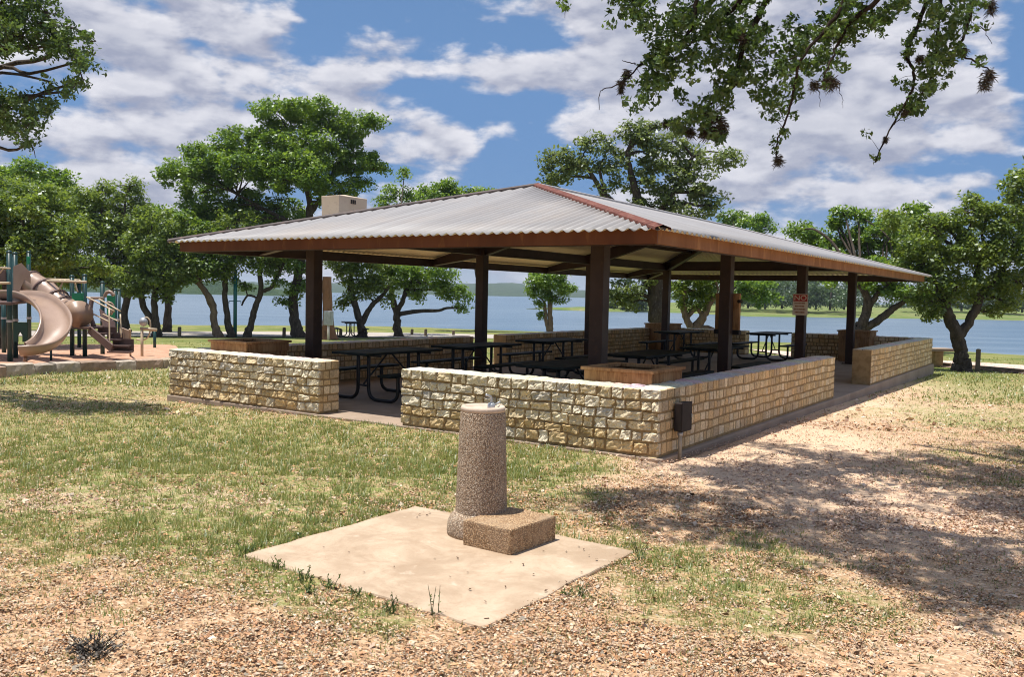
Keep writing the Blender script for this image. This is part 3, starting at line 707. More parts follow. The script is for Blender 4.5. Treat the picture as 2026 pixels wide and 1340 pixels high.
for k in (1, 2):
    for x, xe in ((PX[0], XL+ft+.01), (PX[1], XR-ft-.01)):
        b = MB(); ibeam(b, (xe, PY[k], roofz(xe, PY[k])-lift), (x, PY[k], roofz(x, PY[k])-lift), .12, .30); ibeam(b, (x, PY[k], roofz(x, PY[k])-lift), (XM, PY[k], PKZ-lift), .30, .20)
        b.build('rafter', M['steel'], pav)
for k in (0, 3):
    zz = roofz(PX[0], PY[k])-lift
    b = MB(); ibeam(b, (PX[0], PY[k], zz), (PX[1], PY[k], zz), .26, .26); b.build('tie_beam', M['steel'], pav)
    for x, xe in ((PX[0], XL+ft+.01), (PX[1], XR-ft-.01)):
        b = MB(); ibeam(b, (xe, PY[k], ZT-lift+.01), (x, PY[k], zz), .12, .26); b.build('rafter', M['steel'], pav)
for (c, r, x, y) in zip(corners, rends, (PX[0],PX[1],PX[1],PX[0]), (PY[0],PY[0],PY[3],PY[3])):
    z = roofz(x, y)
    b = MB(); ibeam(b, (c[0]+(.07 if c[0] == XL else -.07), c[1]+(.07 if c[1] == YF else -.07), ZT-lift+.01), (x, y, z-lift), .12, .28); ibeam(b, (x, y, z-lift), (r[0], r[1], PKZ-lift), .28, .18)
    b.build('hip_rafter', M['steel'], pav)
b = MB(); ibeam(b, (XM, R0[1], PKZ-lift-.01), (XM, R1[1], PKZ-lift-.01), .18, .18); b.build('ridge_beam', M['steel'], pav)
for x in PX:
    z = roofz(x, PY[1])-lift-.05; b = MB()
    for k in range(3): ibeam(b, (x, PY[k]+.11, roofz(x,PY[k])-.10), (x, PY[k+1]-.11, roofz(x,PY[k+1])-.10), .2, .2, .10)
    b.build('purlin_beam', M['steel'], pav)
for xq in (XL+2.6, XR-2.6):
    b = MB(); ibeam(b, (xq, YF+2.65, roofz(xq,9)-.05), (xq, YB-2.65, roofz(xq,9)-.05), .12, .12, .07); b.build('purlin', M['steel'], pav)
# beige vent box on the roof, just past the left hip
vc = W(671, 400, 15.0); vx, vy = float(vc[0]), float(vc[1]); vz = 3.335
vb = MB()
vb.add([(vx-.40,vy,vz-.65),(vx,vy,vz-.65),(vx,vy+.66,vz-.65),(vx-.40,vy+.66,vz-.65),(vx-.42,vy-.01,vz),(vx+.01,vy-.01,vz),(vx+.01,vy+.68,vz),(vx-.42,vy+.68,vz),(vx-.205,vy+.33,vz+.05)],
       [(3,2,1,0),(0,1,5,4),(1,2,6,5),(2,3,7,6),(3,0,4,7),(4,5,8),(5,6,8),(6,7,8),(7,4,8)])
vo = vb.build('roof_vent', M['beige'], pav, .006)
gb = MB(); 
for k in range(3): gb.box((vx+.0105, vy+.27+.045*k, vz-.12),(vx+.017, vy+.30+.045*k, vz-.05))
gb.build('vent_slot', M['darkbox'], vo)
lf = MB().box((-2.9, 3.2, roofz(-2.2,3.2)-.16),(-2.75, 4.4, roofz(-2.2,3.2)-.09)); lf.build('light_fixture', M['white'], pav, .01)

# ------------------------------------------------------------------ cedar planters in the four corners of the floor
def make_planter(loc, label):
    t = empty('planter', loc, label, 'planter', 'cedar planters in the pavilion corners'); h = .44; b = MB()
    for s in range(4):
        for k in range(6):
            a = -h+.035+(2*h-.07)*(k)/6; c = -h+.035+(2*h-.07)*(k+1)/6-.006; e = .003*(k % 2)
            if s == 0: b.box((a,-h+.03-e,.01),(c,-h+.055,.72))
            if s == 1: b.box((a,h-.055,.01),(c,h-.03+e,.72))
            if s == 2: b.box((-h+.03-e,a,.01),(-h+.055,c,.72))
            if s == 3: b.box((h-.055,a,.01),(h-.03+e,c,.72))
    b.build('plank_side', M['cedar'], t, .003, local=True)
    r = MB(); o = h-.012
    r.box((-o,-o,.715),(o,-o+.038,.845)); r.box((-o,o-.038,.715),(o,o,.845)); r.box((-o,-o+.040,.715),(-o+.038,o-.040,.845)); r.box((o-.038,-o+.040,.715),(o,o-.040,.845))
    r.build('band', M['cedar'], t, .004, local=True)
    r = MB(); w = .13; g = .02
    r.box((-h-g,-h-g,.848),(h+g,-h-g+w,.885)); r.box((-h-g,h+g-w,.848),(h+g,h+g,.885)); r.box((-h-g,-h-g+w+.003,.848),(-h-g+w,h+g-w-.003,.885)); r.box((h+g-w,-h-g+w+.003,.848),(h+g,h+g-w-.003,.885))
    r.build('rim', M['cedar'], t, .004, local=True)
    MB().box((-h+.06,-h+.06,.6),(h-.06,h-.06,.78)).build('soil', M['soil'], t, local=True)
    return t
pl0 = make_planter((-.72+.0, .85, 0), 'cedar planter just inside the front stone corner nearest the drinking fountain')
copy_thing(pl0, (-7.50, .86, 0), 'cedar planter behind the front wall nearest the playground')
copy_thing(pl0, tuple(W(1695,690,25.0)[:2])+(0,), 'cedar planter behind the last post before the leaning oak')
copy_thing(pl0, tuple(W(1311,680,28.0)[:2])+(0,), 'cedar planter in the far back corner, behind the thin back post')

# ------------------------------------------------------------------ picnic tables
def make_table(loc, label):
    t = empty('picnic_table', loc, label, 'picnic table', 'dark metal picnic tables under the pavilion'); L = .915
    def slab(x0, x1, z, th=.038):
        b = MB(); n = 24
        b.box((x0,-L,z-th),(x1,L,z))
        for k in range(n): pass
        return b
    slab(-.38,.38,.765).build('tabletop', M['table'], t, .012, local=True)
    for s in (-1, 1): slab(s*.70-.13, s*.70+.13, .455).build('bench', M['table'], t, .012, local=True)
    for e in (-1, 1):
        y = e*.60; b = MB()
        for s in (-1, 1):
            pth = [(s*.11,y,.725),(s*.11,y,.30),(s*.115,y,.18),(s*.15,y,.085),(s*.23,y,.035),(s*.32,y,.026),(s*.50,y,.026),(s*.60,y,.035),(s*.68,y,.085),(s*.71,y,.18),(s*.71,y,.28),(s*.71,y,.415)]
            b.tube(smoothpath(pth, 4), .028, 10)
        b.tube([(-.11,y,.24),(.11,y,.24)], .018, 8); b.tube([(-.36,y,.712),(.36,y,.712)], .02, 8)
        b.build('leg_frame', M['tube'], t, 0, True, local=True)
        MB().tube([(0,y,.25),(0,e*.06,.70)], .014, 8).build('brace', M['tube'], t, 0, True, local=True)
    return t
TBL = [(-5.68,2.15,'dark picnic table seen through the front opening between the stone walls'),
       (-5.70,4.60,'dark picnic table standing at the second post behind the front opening'),
       (-5.78,7.45,'dark picnic table beside the gap in the lakeward wall, left of the thick corner post'),
       (-2.30,2.20,'dark picnic table right behind the front wall, at the end of the cedar planter'),
       (-2.50,5.10,'dark picnic table behind the corner post and cedar planter, mid floor'),
       (-2.45,8.10,'dark picnic table beside the thick post with the hanging board'),
       (-6.00,14.70,'dark picnic table next to the thin back post and back planter'),
       (-3.98,16.40,'dark picnic table at the back opening, outlined against the water')]
tb0 = make_table((TBL[0][0], TBL[0][1], .001), TBL[0][2])
for (x, y, l) in TBL[1:]: copy_thing(tb0, (x, y, .001), l)
g_ = G(693, 667.5); ft_ = copy_thing(tb0, (g_[0], g_[1], g_[2]+.02), 'grey picnic table outside by the lake road under the forked oak', .9); del ft_['group']

# ------------------------------------------------------------------ sign, board, electrical box
def text_mesh(body, size, name, mat, M4, parent, ext=.002, sx=1.0):
    cu = bpy.data.curves.new('tx', 'FONT'); cu.body = body; cu.size = size; cu.align_x = 'CENTER'; cu.align_y = 'CENTER'; cu.extrude = ext
    ob = bpy.data.objects.new('tx', cu); COL.objects.link(ob); dg = bpy.context.evaluated_depsgraph_get()
    me = bpy.data.meshes.new_from_object(ob.evaluated_get(dg)); bpy.data.objects.remove(ob); bpy.data.curves.remove(cu)
    off = Matrix.Translation(-wloc(parent)); me.transform(Matrix.Diagonal((sx,1,1,1))); me.transform(off @ M4); me.name = name
    return link(name, me, mat, parent)
sx_, sy_ = PX[1], PY[2]-PW/2
sg = empty('warning_sign', (sx_, sy_-.002, 1.35), 'white sign with red NO header on the third post', 'sign')
wS, hS, zc = .335, .475, 1.605
zt1 = zc+hS/2
pb = MB().box((sx_-wS/2, sy_-.008, zc-hS/2),(sx_+wS/2, sy_-.002, zt1)); pb.build('plate', M['white'], sg, .003)
MB().box((sx_-wS/2+.012, sy_-.0105, zt1-.165),(sx_+wS/2-.012, sy_-.0085, zt1-.015)).build('header', M['red'], sg)
MT = Matrix.Translation((sx_, sy_-.0125, zt1-.09)) @ Matrix.Rotation(PI/2, 4, 'X')
text_mesh('NO', .155, 'lettering', M['white'], MT, sg, .0015, 1.15)
rr = random.Random(3)
for k in range(4):
    tl = MB(); z = zt1-.205-.068*k; xx = sx_-wS/2+.04+.012*(k % 2)
    lim = sx_+wS/2-.04-.012*(k % 2)
    while xx < lim-.02:
        ln = rr.uniform(.012,.024); tl.box((xx, sy_-.0105, z-.017),(min(xx+ln,lim), sy_-.0085, z+.017)); xx += ln+.007
    tl.build('text_line', M['redtext'], sg)
bx, by = PX[1], PY[1]
nb = empty('notice_board', (bx, by+.13, 1.1), 'tan wooden board hung on the back of the second post', 'notice board')
MB().box((bx-.25, by+PW/2+.03, 1.14),(bx+.20, by+PW/2+.11, 1.80)).build('board', M['cedar'], nb, .006)
MB().box((bx-.26, by+PW/2+.015, 1.06),(bx+.21, by+PW/2+.14, 1.138)).build('ledge', M['darkbox'], nb, .006)
MB().tube([(bx+.19,by+PW/2+.02,1.66),(bx+.19,by+PW/2+.145,1.66)], .032, 14).build('hook', M['darkbox'], nb)
eb = empty('electrical_box', (.03, .47, .24), 'dark brown electrical box on the stone wall corner with conduit', 'electrical box')
MB().box((.018, .345, .255),(.105, .605, .560)).build('box_body', M['darkbox'], eb, .008)
cv = MB().box((.1065, .337, .247),(.117, .613, .568)).build('cover', M['darkbox'], eb, .006)
MB().box((.118,.585,.39),(.126,.603,.43)).build('latch', M['galv'], cv, .002)
MB().tube([(.065,.42,.25),(.065,.42,.10),(.07,.425,-.12)], .021, 12).build('conduit', M['conduit'], eb, 0, True)
MB().tube([(.065,.42,.245),(.065,.42,.20)], .031, 12).build('coupling', M['galv'], eb, 0, True)

# ------------------------------------------------------------------ drinking fountain
fa = W(951, 1066, 6.26); fx, fy = float(fa[0]), float(fa[1])
ftn = empty('drinking_fountain', (fx, fy, 0), 'round exposed aggregate drinking fountain with a step block', 'drinking fountain')
c = MB(); prof = [(.205,.0),(.205,.0)]
prof = [(.186,0),(.186,.12),(.181,.25),(.175,.45),(.168,.65),(.160,.86),(.158,.872),(.02,.872)]
c.lathe(prof, (fx,fy,0), 56).build('column', M['aggregate'], ftn, 0, True)
c = MB(); c.lathe([(.159,.8725),(.1585,.897),(.151,.909),(.128,.909),(.121,.897),(.10,.885),(.06,.879),(.018,.877)], (fx,fy,0), 48).build('bowl_rim', M['rim_concrete'], ftn, 0, True)
MB().lathe([(.020,.8785),(.020,.8815),(.012,.8815)], (fx,fy,0), 16).build('drain', M['galv'], ftn)
c = MB(); c.lathe([(.240,0),(.243,.02),(.238,.085),(.218,.130),(.188,.160),(.17,.161)], (fx,fy,0), 48).build('base_ring', M['aggregate'], ftn, 0, True)
sb = MB(); hS_ = .170
fr = G(1010,1105); lf_ = G(922.7,1084.7); rg = G(1099.7,1073)
fr, lf_, rg = [np.array([q[0], q[1], 0]) for q in (fr, lf_, rg)]
e1 = lf_-fr; e2 = rg-fr; e1 = e1/np.linalg.norm(e1)*.40; ub = fr+e1+e2
nn_ = 8; vs = []
P4 = [fr, rg, ub, lf_]; P4[3] = fr+e1
sb.add([(p[0],p[1],-.01) for p in P4]+[(p[0],p[1],hS_) for p in P4], [(3,2,1,0),(4,5,6,7),(0,1,5,4),(1,2,6,5),(2,3,7,6),(3,0,4,7)])
so_ = sb.build('step', M['aggregate_tan'], ftn, .012)
bm = bmesh.new(); bm.from_mesh(so_.data); bmesh.ops.recalc_face_normals(bm, faces=bm.faces); bm.to_mesh(so_.data); bm.free()
bu = MB(); bxp = W(972, 803, 6.26); bxx, byy = float(bxp[0]), float(bxp[1])
bu.lathe([(.028,.86),(.028,.915),(.018,.925)], (bxx,byy,0), 16)
d = (np.array([fx,fy])-np.array([bxx,byy])); d = d/np.linalg.norm(d)
bu.tube(smoothpath([(bxx,byy,.92),(bxx,byy,.955),(bxx+d[0]*.012,byy+d[1]*.012,.972),(bxx+d[0]*.05,byy+d[1]*.05,.985)],4), .0085, 8)
bu.tube([(bxx+.02,byy+.02,.91),(bxx+.05,byy+.04,.935)], .007, 8)
bu.build('bubbler', M['galv'], ftn, 0, True)

# ------------------------------------------------------------------ small furniture round the lawn
def post_thing(px, py, h, r, label, mat, name='wooden_bollard', cat='bollard', group='wooden bollards along the lake road', square=False):
    g = G(px, py); t = MB()
    if square: t.box((g[0]-r,g[1]-r,g[2]-.15),(g[0]+r,g[1]+r,g[2]+h))
    else: t.tube([(g[0],g[1],g[2]-.15),(g[0],g[1],g[2]+h*.5),(g[0]+.01,g[1],g[2]+h-.03),(g[0]+.01,g[1],g[2]+h)], [r,r,r*.97,r*.8], 10)
    e = empty(name, g, label, cat, group); t.build('post', mat, e, .01 if square else 0); 
    MB().lathe([(r*.82,-.004),(r*.6,.012),(.005,.016)], (g[0]+(0 if square else .01),g[1],g[2]+h), 10).build('post_cap', M['timber'], e, 0)
    return e
for (px, py, h, l) in [(355,667,.46,'wooden bollard on the lake road near the curved oak trunk'),(562,667,.46,'wooden bollard left of the leaning oak by the meter box'),
        (674,666.5,.40,'wooden bollard at the end of the outside picnic table'),(815,664,.35,'small wooden bollard above the yellow timber bed'),
        (842,666,.40,'wooden bollard right of the yellow timber bed'),(897,664,.30,'small wooden bollard left of the second post')]:
    post_thing(px, py, h, .085, l, M['timber'])
post_thing(1934, 735, .66, .062, 'grey square timber post beside the right hand oak', M['timber'], 'timber_post', 'timber post', None, True)
# timber edging along the shore road
ed = MB(); E_ = [G(*q) for q in ((1842,724),(1900,729),(1960,734),(2026,740),(2120,750),(2300,768))]
for p, q in zip(E_[:-1], E_[1:]): ed.bar((p[0],p[1],p[2]+.05),(q[0],q[1],q[2]+.05), .14, .16)
tag(ed.build('timber_edging', M['timber'], None, .01), 'brown timber edging along the pink gravel strip', 'edging')
# stone bench
g = G(1851, 726); st = empty('stone_bench', g, 'stone slab bench on a block pedestal beyond the pavilion corner', 'stone bench')
rt = RT
def obox(b, c, hu, hv, z0, z1, ang):
    u = np.array([math.cos(ang), math.sin(ang)]); v = np.array([-u[1], u[0]])
    pts = [c[:2]+u*(i*hu)+v*(j*hv) for (i,j) in ((-1,-1),(1,-1),(1,1),(-1,1))]
    b.add([(*p, z0) for p in pts]+[(*p, z1) for p in pts], [(3,2,1,0),(4,5,6,7),(0,1,5,4),(1,2,6,5),(2,3,7,6),(3,0,4,7)])
a_ = yaw+.15
b = MB(); obox(b, g, .155, .155, g[2]-.1, g[2]+.50, a_); b.build('pedestal', M['mortar'], st, .015)
b = MB(); obox(b, g+np.array([.02,.015,0]), .44, .24, g[2]+.502, g[2]+.60, a_); b.build('seat_slab', M['slab'], st, .02)
# yellow timber bed
p0, p1 = W(750, 668, 24.0), W(824, 662, 25.2); zb_ = float(tz(p0[0],p0[1]))
yb = empty('timber_bed', (p0[0],p0[1],zb_), 'low yellow timber raised bed outside beyond the wall', 'raised bed'); b = MB()
dv = np.array([-.45,.9,0])*.9; q = [p0, p1, p1+dv, p0+dv]
for i in range(4):
    u_, v_ = q[i], q[(i+1)%4]; b.bar((u_[0],u_[1],zb_+.30),(v_[0],v_[1],zb_+.30), .09, .62)
b.build('timber_frame', M['yellow_timber'], yb, .01)
b = MB(); b.add([(t_[0],t_[1],zb_+.5) for t_ in q], [(0,1,2,3)]); b.build('soil', M['soil'], yb)
# meter box on its post
g = G(653, 673); mb_ = empty('meter_box', g, 'grey electric meter box on a pale conduit post before the bare tree snag', 'meter box')
hb = W(650, 630, np.dot(g-CAM, FW)-.25)
b = MB(); b.box((hb[0]-.24,hb[1]-.09,hb[2]-.32),(hb[0]+.24,hb[1]+.09,hb[2]+.34)); b.build('box_body', M['galv'], mb_, .02)
b = MB(); b.box((hb[0]-.2,hb[1]-.105,hb[2]-.05),(hb[0]+.2,hb[1]-.092,hb[2]+.28)); b.build('door', M['galv'], mb_, .01)
b = MB(); b.tube([(hb[0],hb[1],g[2]-.1),(hb[0],hb[1],hb[2]-.3)], .06, 10); b.build('conduit', M['white'], mb_, 0, True)
# teal pole
g = G(465, 668); dz_ = np.dot(g-CAM, FW); tp = W(465, 560, dz_)
tl_ = empty('teal_pole', g, 'tall teal steel pole with cross arms among the oak trunks', 'pole')
MB().tube([(g[0],g[1],g[2]-.1),(g[0],g[1],tp[2]+.6)], .085, 14).build('pole', M['teal'], tl_, 0, True)
ra = W(465, 596, dz_)
for s in (-1, 1): MB().tube([tuple(ra),tuple(ra+RT*s*.28),tuple(ra+RT*s*.28+np.array([0,0,-.1]))], .02, 8).build('cross_arm', M['teal'], tl_, 0, True)
MB().lathe([(.088,0),(.09,.03),(.03,.06)], (g[0],g[1],tp[2]+.6), 14).build('pole_cap', M['teal'], tl_)
# bare snag
g = G(652, 672); dz_ = np.dot(g-CAM, FW)
sn = empty('tree_snag', g, 'bare broken tree snag with pale flat top behind the meter box', 'dead tree'); b = MB()
P_ = [W(652,674,dz_),W(650,655,dz_),W(649,630,dz_),W(648,605,dz_),W(647,575,dz_),W(647,548,dz_)]
b.tube(smoothpath(P_,4), np.interp(np.linspace(0,1,21),[0,.1,.3,.5,1],[.46,.37,.28,.235,.20]), 14, True, .12).build('trunk', M['snag'], sn, 0, True)

# ------------------------------------------------------------------ playground
def gdist(px, py):
    g = G(px, py); return g, float(np.dot(g-CAM, FW))
g0 = G(60, 715); ps = empty('play_structure', g0, 'playground structure with tan spiral slide, tube slide and dark green posts', 'play structure')
def ppost(px, py, ptop, r=.062):
    g, d = gdist(px, py); t = W(px+(.012*(py-ptop)), ptop, d)
    p = MB().tube([(g[0],g[1],g[2]-.2),(g[0],g[1],float(t[2]))], r, 12).build('post', M['greenpost'], ps, 0, True)
    MB().lathe([(r*1.12,-.02),(r*1.12,.02),(r*.6,.05),(.004,.055)], (g[0],g[1],float(t[2])), 12).build('post_cap', M['greenpost'], p, 0, True)
    MB().lathe([(r*1.18,0),(r*1.18,.06)], (g[0],g[1],g[2]+1.0), 12).build('collar', M['galv'], p)
    return g, d
posts = [(20,718,500),(31,711,503),(8,700,590),(58,697,500),(143,706,548),(168,708,546),(203,703,560),(157,690,560),(228,697,574),(101,716,662,.03),(236,699,575,.045)]
PG = [ppost(*q) for q in posts]
def P(px, py, d): return W(px, py, d)
# decks
def deck(pts, th=.07, name='deck', mat='brownplastic'):
    b = MB(); n = len(pts); b.add([(*p[:2], p[2]-th) for p in pts]+[tuple(p) for p in pts], [tuple(range(n))[::-1], tuple(range(n,2*n))]+[(i,(i+1)%n,n+(i+1)%n,n+i) for i in range(n)])
    return b.build(name, M[mat], ps, .01)
zA = float(P(40, 597, 22.3)[2]); 
def atz(px, d, z): p = P(px, 600, d); return np.array([p[0], p[1], z])
deck([atz(-60,21.6,zA),atz(22,21.4,zA),atz(60,24.4,zA),atz(-30,24.8,zA)])
zB = float(P(175, 646, 23.6)[2])
deck([atz(140,23.6,zB),atz(176,23.2,zB),atz(206,24.2,zB),atz(172,25.6,zB)])
# spiral slide : trough swept along a curve
def trough(path, wid, dep, name, mat, up=(0,0,1)):
    Pp = smoothpath(path, 7); n = len(Pp); b = MB(); prof = []
    for k in range(13):
        a = PI*k/12; prof.append((-math.cos(a)*wid/2*(1.0), dep*(1-math.sin(a)**.55)))
    outer = [(-wid/2-.05, dep+.005), (-wid/2-.055, dep-.04)]+[(x*1.04, z-.035) for x, z in prof[1:-1]]+[(wid/2+.055, dep-.04),(wid/2+.05, dep+.005)]
    ring = prof + outer[::-1]; k = len(ring)
    for i in range(n):
        t = Pp[min(i+1,n-1)]-Pp[max(i-1,0)]; t = t/np.linalg.norm(t); sd = np.cross(t, [0,0,1.0]); sd /= np.linalg.norm(sd); u = np.cross(sd, t)
        for (x, z) in ring: b.v.append(tuple(Pp[i]+sd*x+u*z))
    for i in range(n-1):
        for j in range(k): b.f.append((i*k+j, i*k+(j+1)%k, (i+1)*k+(j+1)%k, (i+1)*k+j))
    b.f += [tuple(range(k)), tuple((n-1)*k+j for j in range(k))[::-1]]
    o = b.build(name, M[mat], ps, 0, True); bm = bmesh.new(); bm.from_mesh(o.data); bmesh.ops.recalc_face_normals(bm, faces=bm.faces); bm.to_mesh(o.data); bm.free(); return o
trough([P(8,592,23.6),P(45,592,23.2),P(74,600,22.6),P(97,618,22.0),(P(110,642,21.5)),P(108,668,21.1),P(92,689,20.7),P(68,700,20.35),P(44,703,20.25)], .60, .23, 'spiral_slide', 'tanplastic')
MB().tube([P(50,703,20.3)+np.array([0,0,-.03]), P(50,716,20.3)], .05, 8).build('slide_foot', M['tanplastic'], ps, 0, True)
# hood over the slide entry
b = MB(); 
for (a, c, d1) in ((30,60,22.6),):
    b.add([P(27,600,22.9),P(27,528,22.9),P(42,521,22.9),P(60,540,22.9),P(60,560,22.9),P(48,552,22.9),P(38,575,22.9),P(38,600,22.9)]+[P(27,600,23.0),P(27,528,23.0),P(42,521,23.0),P(60,540,23.0),P(60,560,23.0),P(48,552,23.0),P(38,575,23.0),P(38,600,23.0)],
          [tuple(range(8)),tuple(range(8,16))[::-1]]+[(i,(i+1)%8,8+(i+1)%8,8+i) for i in range(8)])
b.build('slide_hood', M['tanplastic'], ps, .01)
# tube slide with ribbed joints
tp_ = smoothpath([P(38,553,25.0),P(62,560,24.9),P(88,575,24.7),P(112,596,24.4),P(128,610,24.2),P(146,618,23.9),P(156,622,23.4)], 6)
rad = [.31+(.035 if i % 6 == 0 else 0)+(.02 if i > 28 else 0) for i in range(len(tp_))]
ts = MB().tube(tp_, rad, 18, True).build('tube_slide', M['tanplastic'], ps, 0, True)
for i in (6, 12, 18, 24, 30):
    t = tp_[i+1]-tp_[i-1]; t = t/np.linalg.norm(t)
    MB().tube([tp_[i]-t*.03, tp_[i]+t*.03], .365, 18).build('joint_ring', M['brownplastic'], ts, 0, True)
# panels
def panel(pts, th, name, mat):
    b = MB(); n = len(pts); nv = np.cross(pts[1]-pts[0], pts[2]-pts[0]); nv = nv/np.linalg.norm(nv)*th
    b.add([tuple(p) for p in pts]+[tuple(p+nv) for p in pts], [tuple(range(n))[::-1], tuple(range(n,2*n))]+[(i,(i+1)%n,n+(i+1)%n,n+i) for i in range(n)])
    return b.build(name, M[mat], ps, .008)
panel([P(145,625,23.9),P(166,625,23.7),P(166,580,23.7),P(145,580,23.9)], .05, 'green_panel', 'greenpanel')
panel([P(145,652,23.8),P(166,652,23.6),P(166,627,23.6),P(145,627,23.8)], .05, 'lower_panel', 'dkgreenpanel')
panel([P(211,632,25.4),P(226,632,25.6),P(226,585,25.6),P(211,585,25.4)], .05, 'green_panel', 'greenpanel')
panel([P(28,677,22.9),P(37,677,22.9),P(37,664,22.9),P(41,656,22.9),P(46,664,22.9),P(46,677,22.9),P(56,677,22.9),P(56,638,22.9),P(28,638,22.9)], .05, 'arch_panel', 'dkgreenpanel')
panel([P(54,523,24.9),P(60,523,24.9),P(60,508,24.9),P(54,508,24.9)], .04, 'green_panel', 'greenpanel')
panel([P(196,612,24.6),P(203,650,24.3),P(226,662,24.6),P(226,640,24.8)], .05, 'climb_panel', 'brownplastic')
# overhead ladder and rails
def rail(pts, r=.028, name='rail', mat='tanmetal', n=4):
    return MB().tube(smoothpath(pts, n), r, 8).build(name, M[mat], ps, 0, True)
rail([P(92,556,24.6),P(170,558,23.4)], .035, 'overhead_rail'); rail([P(92,553,25.4),P(158,555,25.0)], .035, 'overhead_rail')
for k in range(5): rail([P(122+10*k,557,24.1-.15*k),P(118+9.5*k,554,25.2)], .018, 'rung')
rail([P(116,575,24.2),P(124,559,24.2)], .022, 'strut'); rail([P(154,578,23.8),P(148,560,23.8)], .022, 'strut')
rail([P(0,530,21.6),P(20,531,21.3)], .02, 'rail'); rail([P(0,560,21.6),P(20,560,21.4)], .03, 'rail'); rail([P(0,540,21.6),P(10,527,21.6)], .018, 'rail')
panel([P(0,558,22.4),P(12,556,22.4),P(12,534,22.4),P(0,534,22.4)], .05, 'side_panel', 'brownplastic')
# stairs
treads = [(187,647,23.7,.5),(206,659,23.5,.5),(225,671,23.3,.5),(238,683,23.1,.56),(238,695,22.95,.56)]
for i, (px, py, d, w) in enumerate(treads):
    c_ = P(px, py, d); z = float(c_[2]); u = RT*w*.5; v = FH*.16
    b = MB(); q = [c_-u-v, c_+u-v, c_+u+v, c_-u+v]
    b.add([(p[0],p[1],z-.045) for p in q]+[(p[0],p[1],z) for p in q], [(3,2,1,0),(4,5,6,7),(0,1,5,4),(1,2,6,5),(2,3,7,6),(3,0,4,7)])
    t_ = b.build('tread', M['tanmetal'] if False else M['brownplastic'], ps, .008)
    if i:
        b = MB(); b.add([tuple(p) for p in (c_-u+v*1.02+np.array([0,0,-.02]), c_+u+v*1.02+np.array([0,0,-.02]), c_+u+v*1.02+np.array([0,0,.155]), c_-u+v*1.02+np.array([0,0,.155]))], [(0,1,2,3)])
        r_ = b.build('riser', M['brownplastic'], ps); so = r_.modifiers.new('t','SOLIDIFY'); so.thickness = .02
b = MB(); b.bar(tuple(P(176,652,23.45)), tuple(P(222,690,22.85)), .05, .22); b.build('stringer', M['brownplastic'], ps, .01)
b = MB(); b.bar(tuple(P(237,660,23.6)), tuple(P(257,668,23.3)), .05, .36); b.build('stair_side', M['tanplastic'], ps, .01)
for (a, c) in (((172,588),(226,616)),((196,592),(238,616))):
    rail([P(*a,23.6), P(*c,23.2)], .022, 'handrail')
rail([P(186,622,23.6),P(216,637,23.2)], .02, 'handrail'); rail([P(204,622,23.8),P(234,636,23.4)], .02, 'handrail')
rail([P(216,612,23.2),P(217,685,22.9)], .02, 'baluster'); rail([P(238,622,23.4),P(240,668,23.2)], .02, 'baluster'); rail([P(257,652,23.2),gdist(258,706)[0]], .03, 'baluster')
rail([P(212,597,25),P(216,610,25),P(220,622,25),P(225,608,25),P(220,600,25),P(213,598,25)], .03, 'loop', 'tanplastic')
rail([P(207,588,25.2),P(211,579,25.2),P(219,578,25.2),P(225,585,25.2)], .05, 'arch', 'tanplastic')
rail([P(176,590,23.6),P(204,590,24.1)], .035, 'rail', 'tanplastic'); rail([P(182,592,23.8),P(178,618,23.7),P(181,632,23.7),P(186,646,23.7)], .06, 'rail', 'brownplastic')
# little climber beside the steps
gq, dq = gdist(281, 707); cl = empty('climber_pole', gq, 'tan balance climber with bent hoops and silver ball beside the play steps', 'play climber')
MB().tube([(gq[0],gq[1],gq[2]-.1), P(281,650,dq)], .04, 10).build('pole', M['tanmetal'], cl, 0, True)
MB().tube([P(278,650,dq), P(310,653,dq)], .045, 10).build('cross_bar', M['tanmetal'], cl, 0, True)
MB().tube(smoothpath([P(283,640,dq),P(284,632,dq),P(290,628,dq),P(297,636,dq),P(297,655,dq),P(292,668,dq),P(283,673,dq),P(270,672,dq)],5), .022, 8).build('hoop', M['tanmetal'], cl, 0, True)
bc = P(284,637,dq); 
MB().lathe([(.004,-.13),(.07,-.11),(.115,-.05),(.12,.02),(.08,.10),(.004,.13)], tuple(bc), 14).build('ball', M['galv'], cl, 0, True)
g2_ = gdist(306, 690)[0]; MB().tube([(g2_[0],g2_[1],g2_[2]-.1),(g2_[0],g2_[1],g2_[2]+.62)], .05, 10).build('leg', M['greenpost'], cl, 0, True)

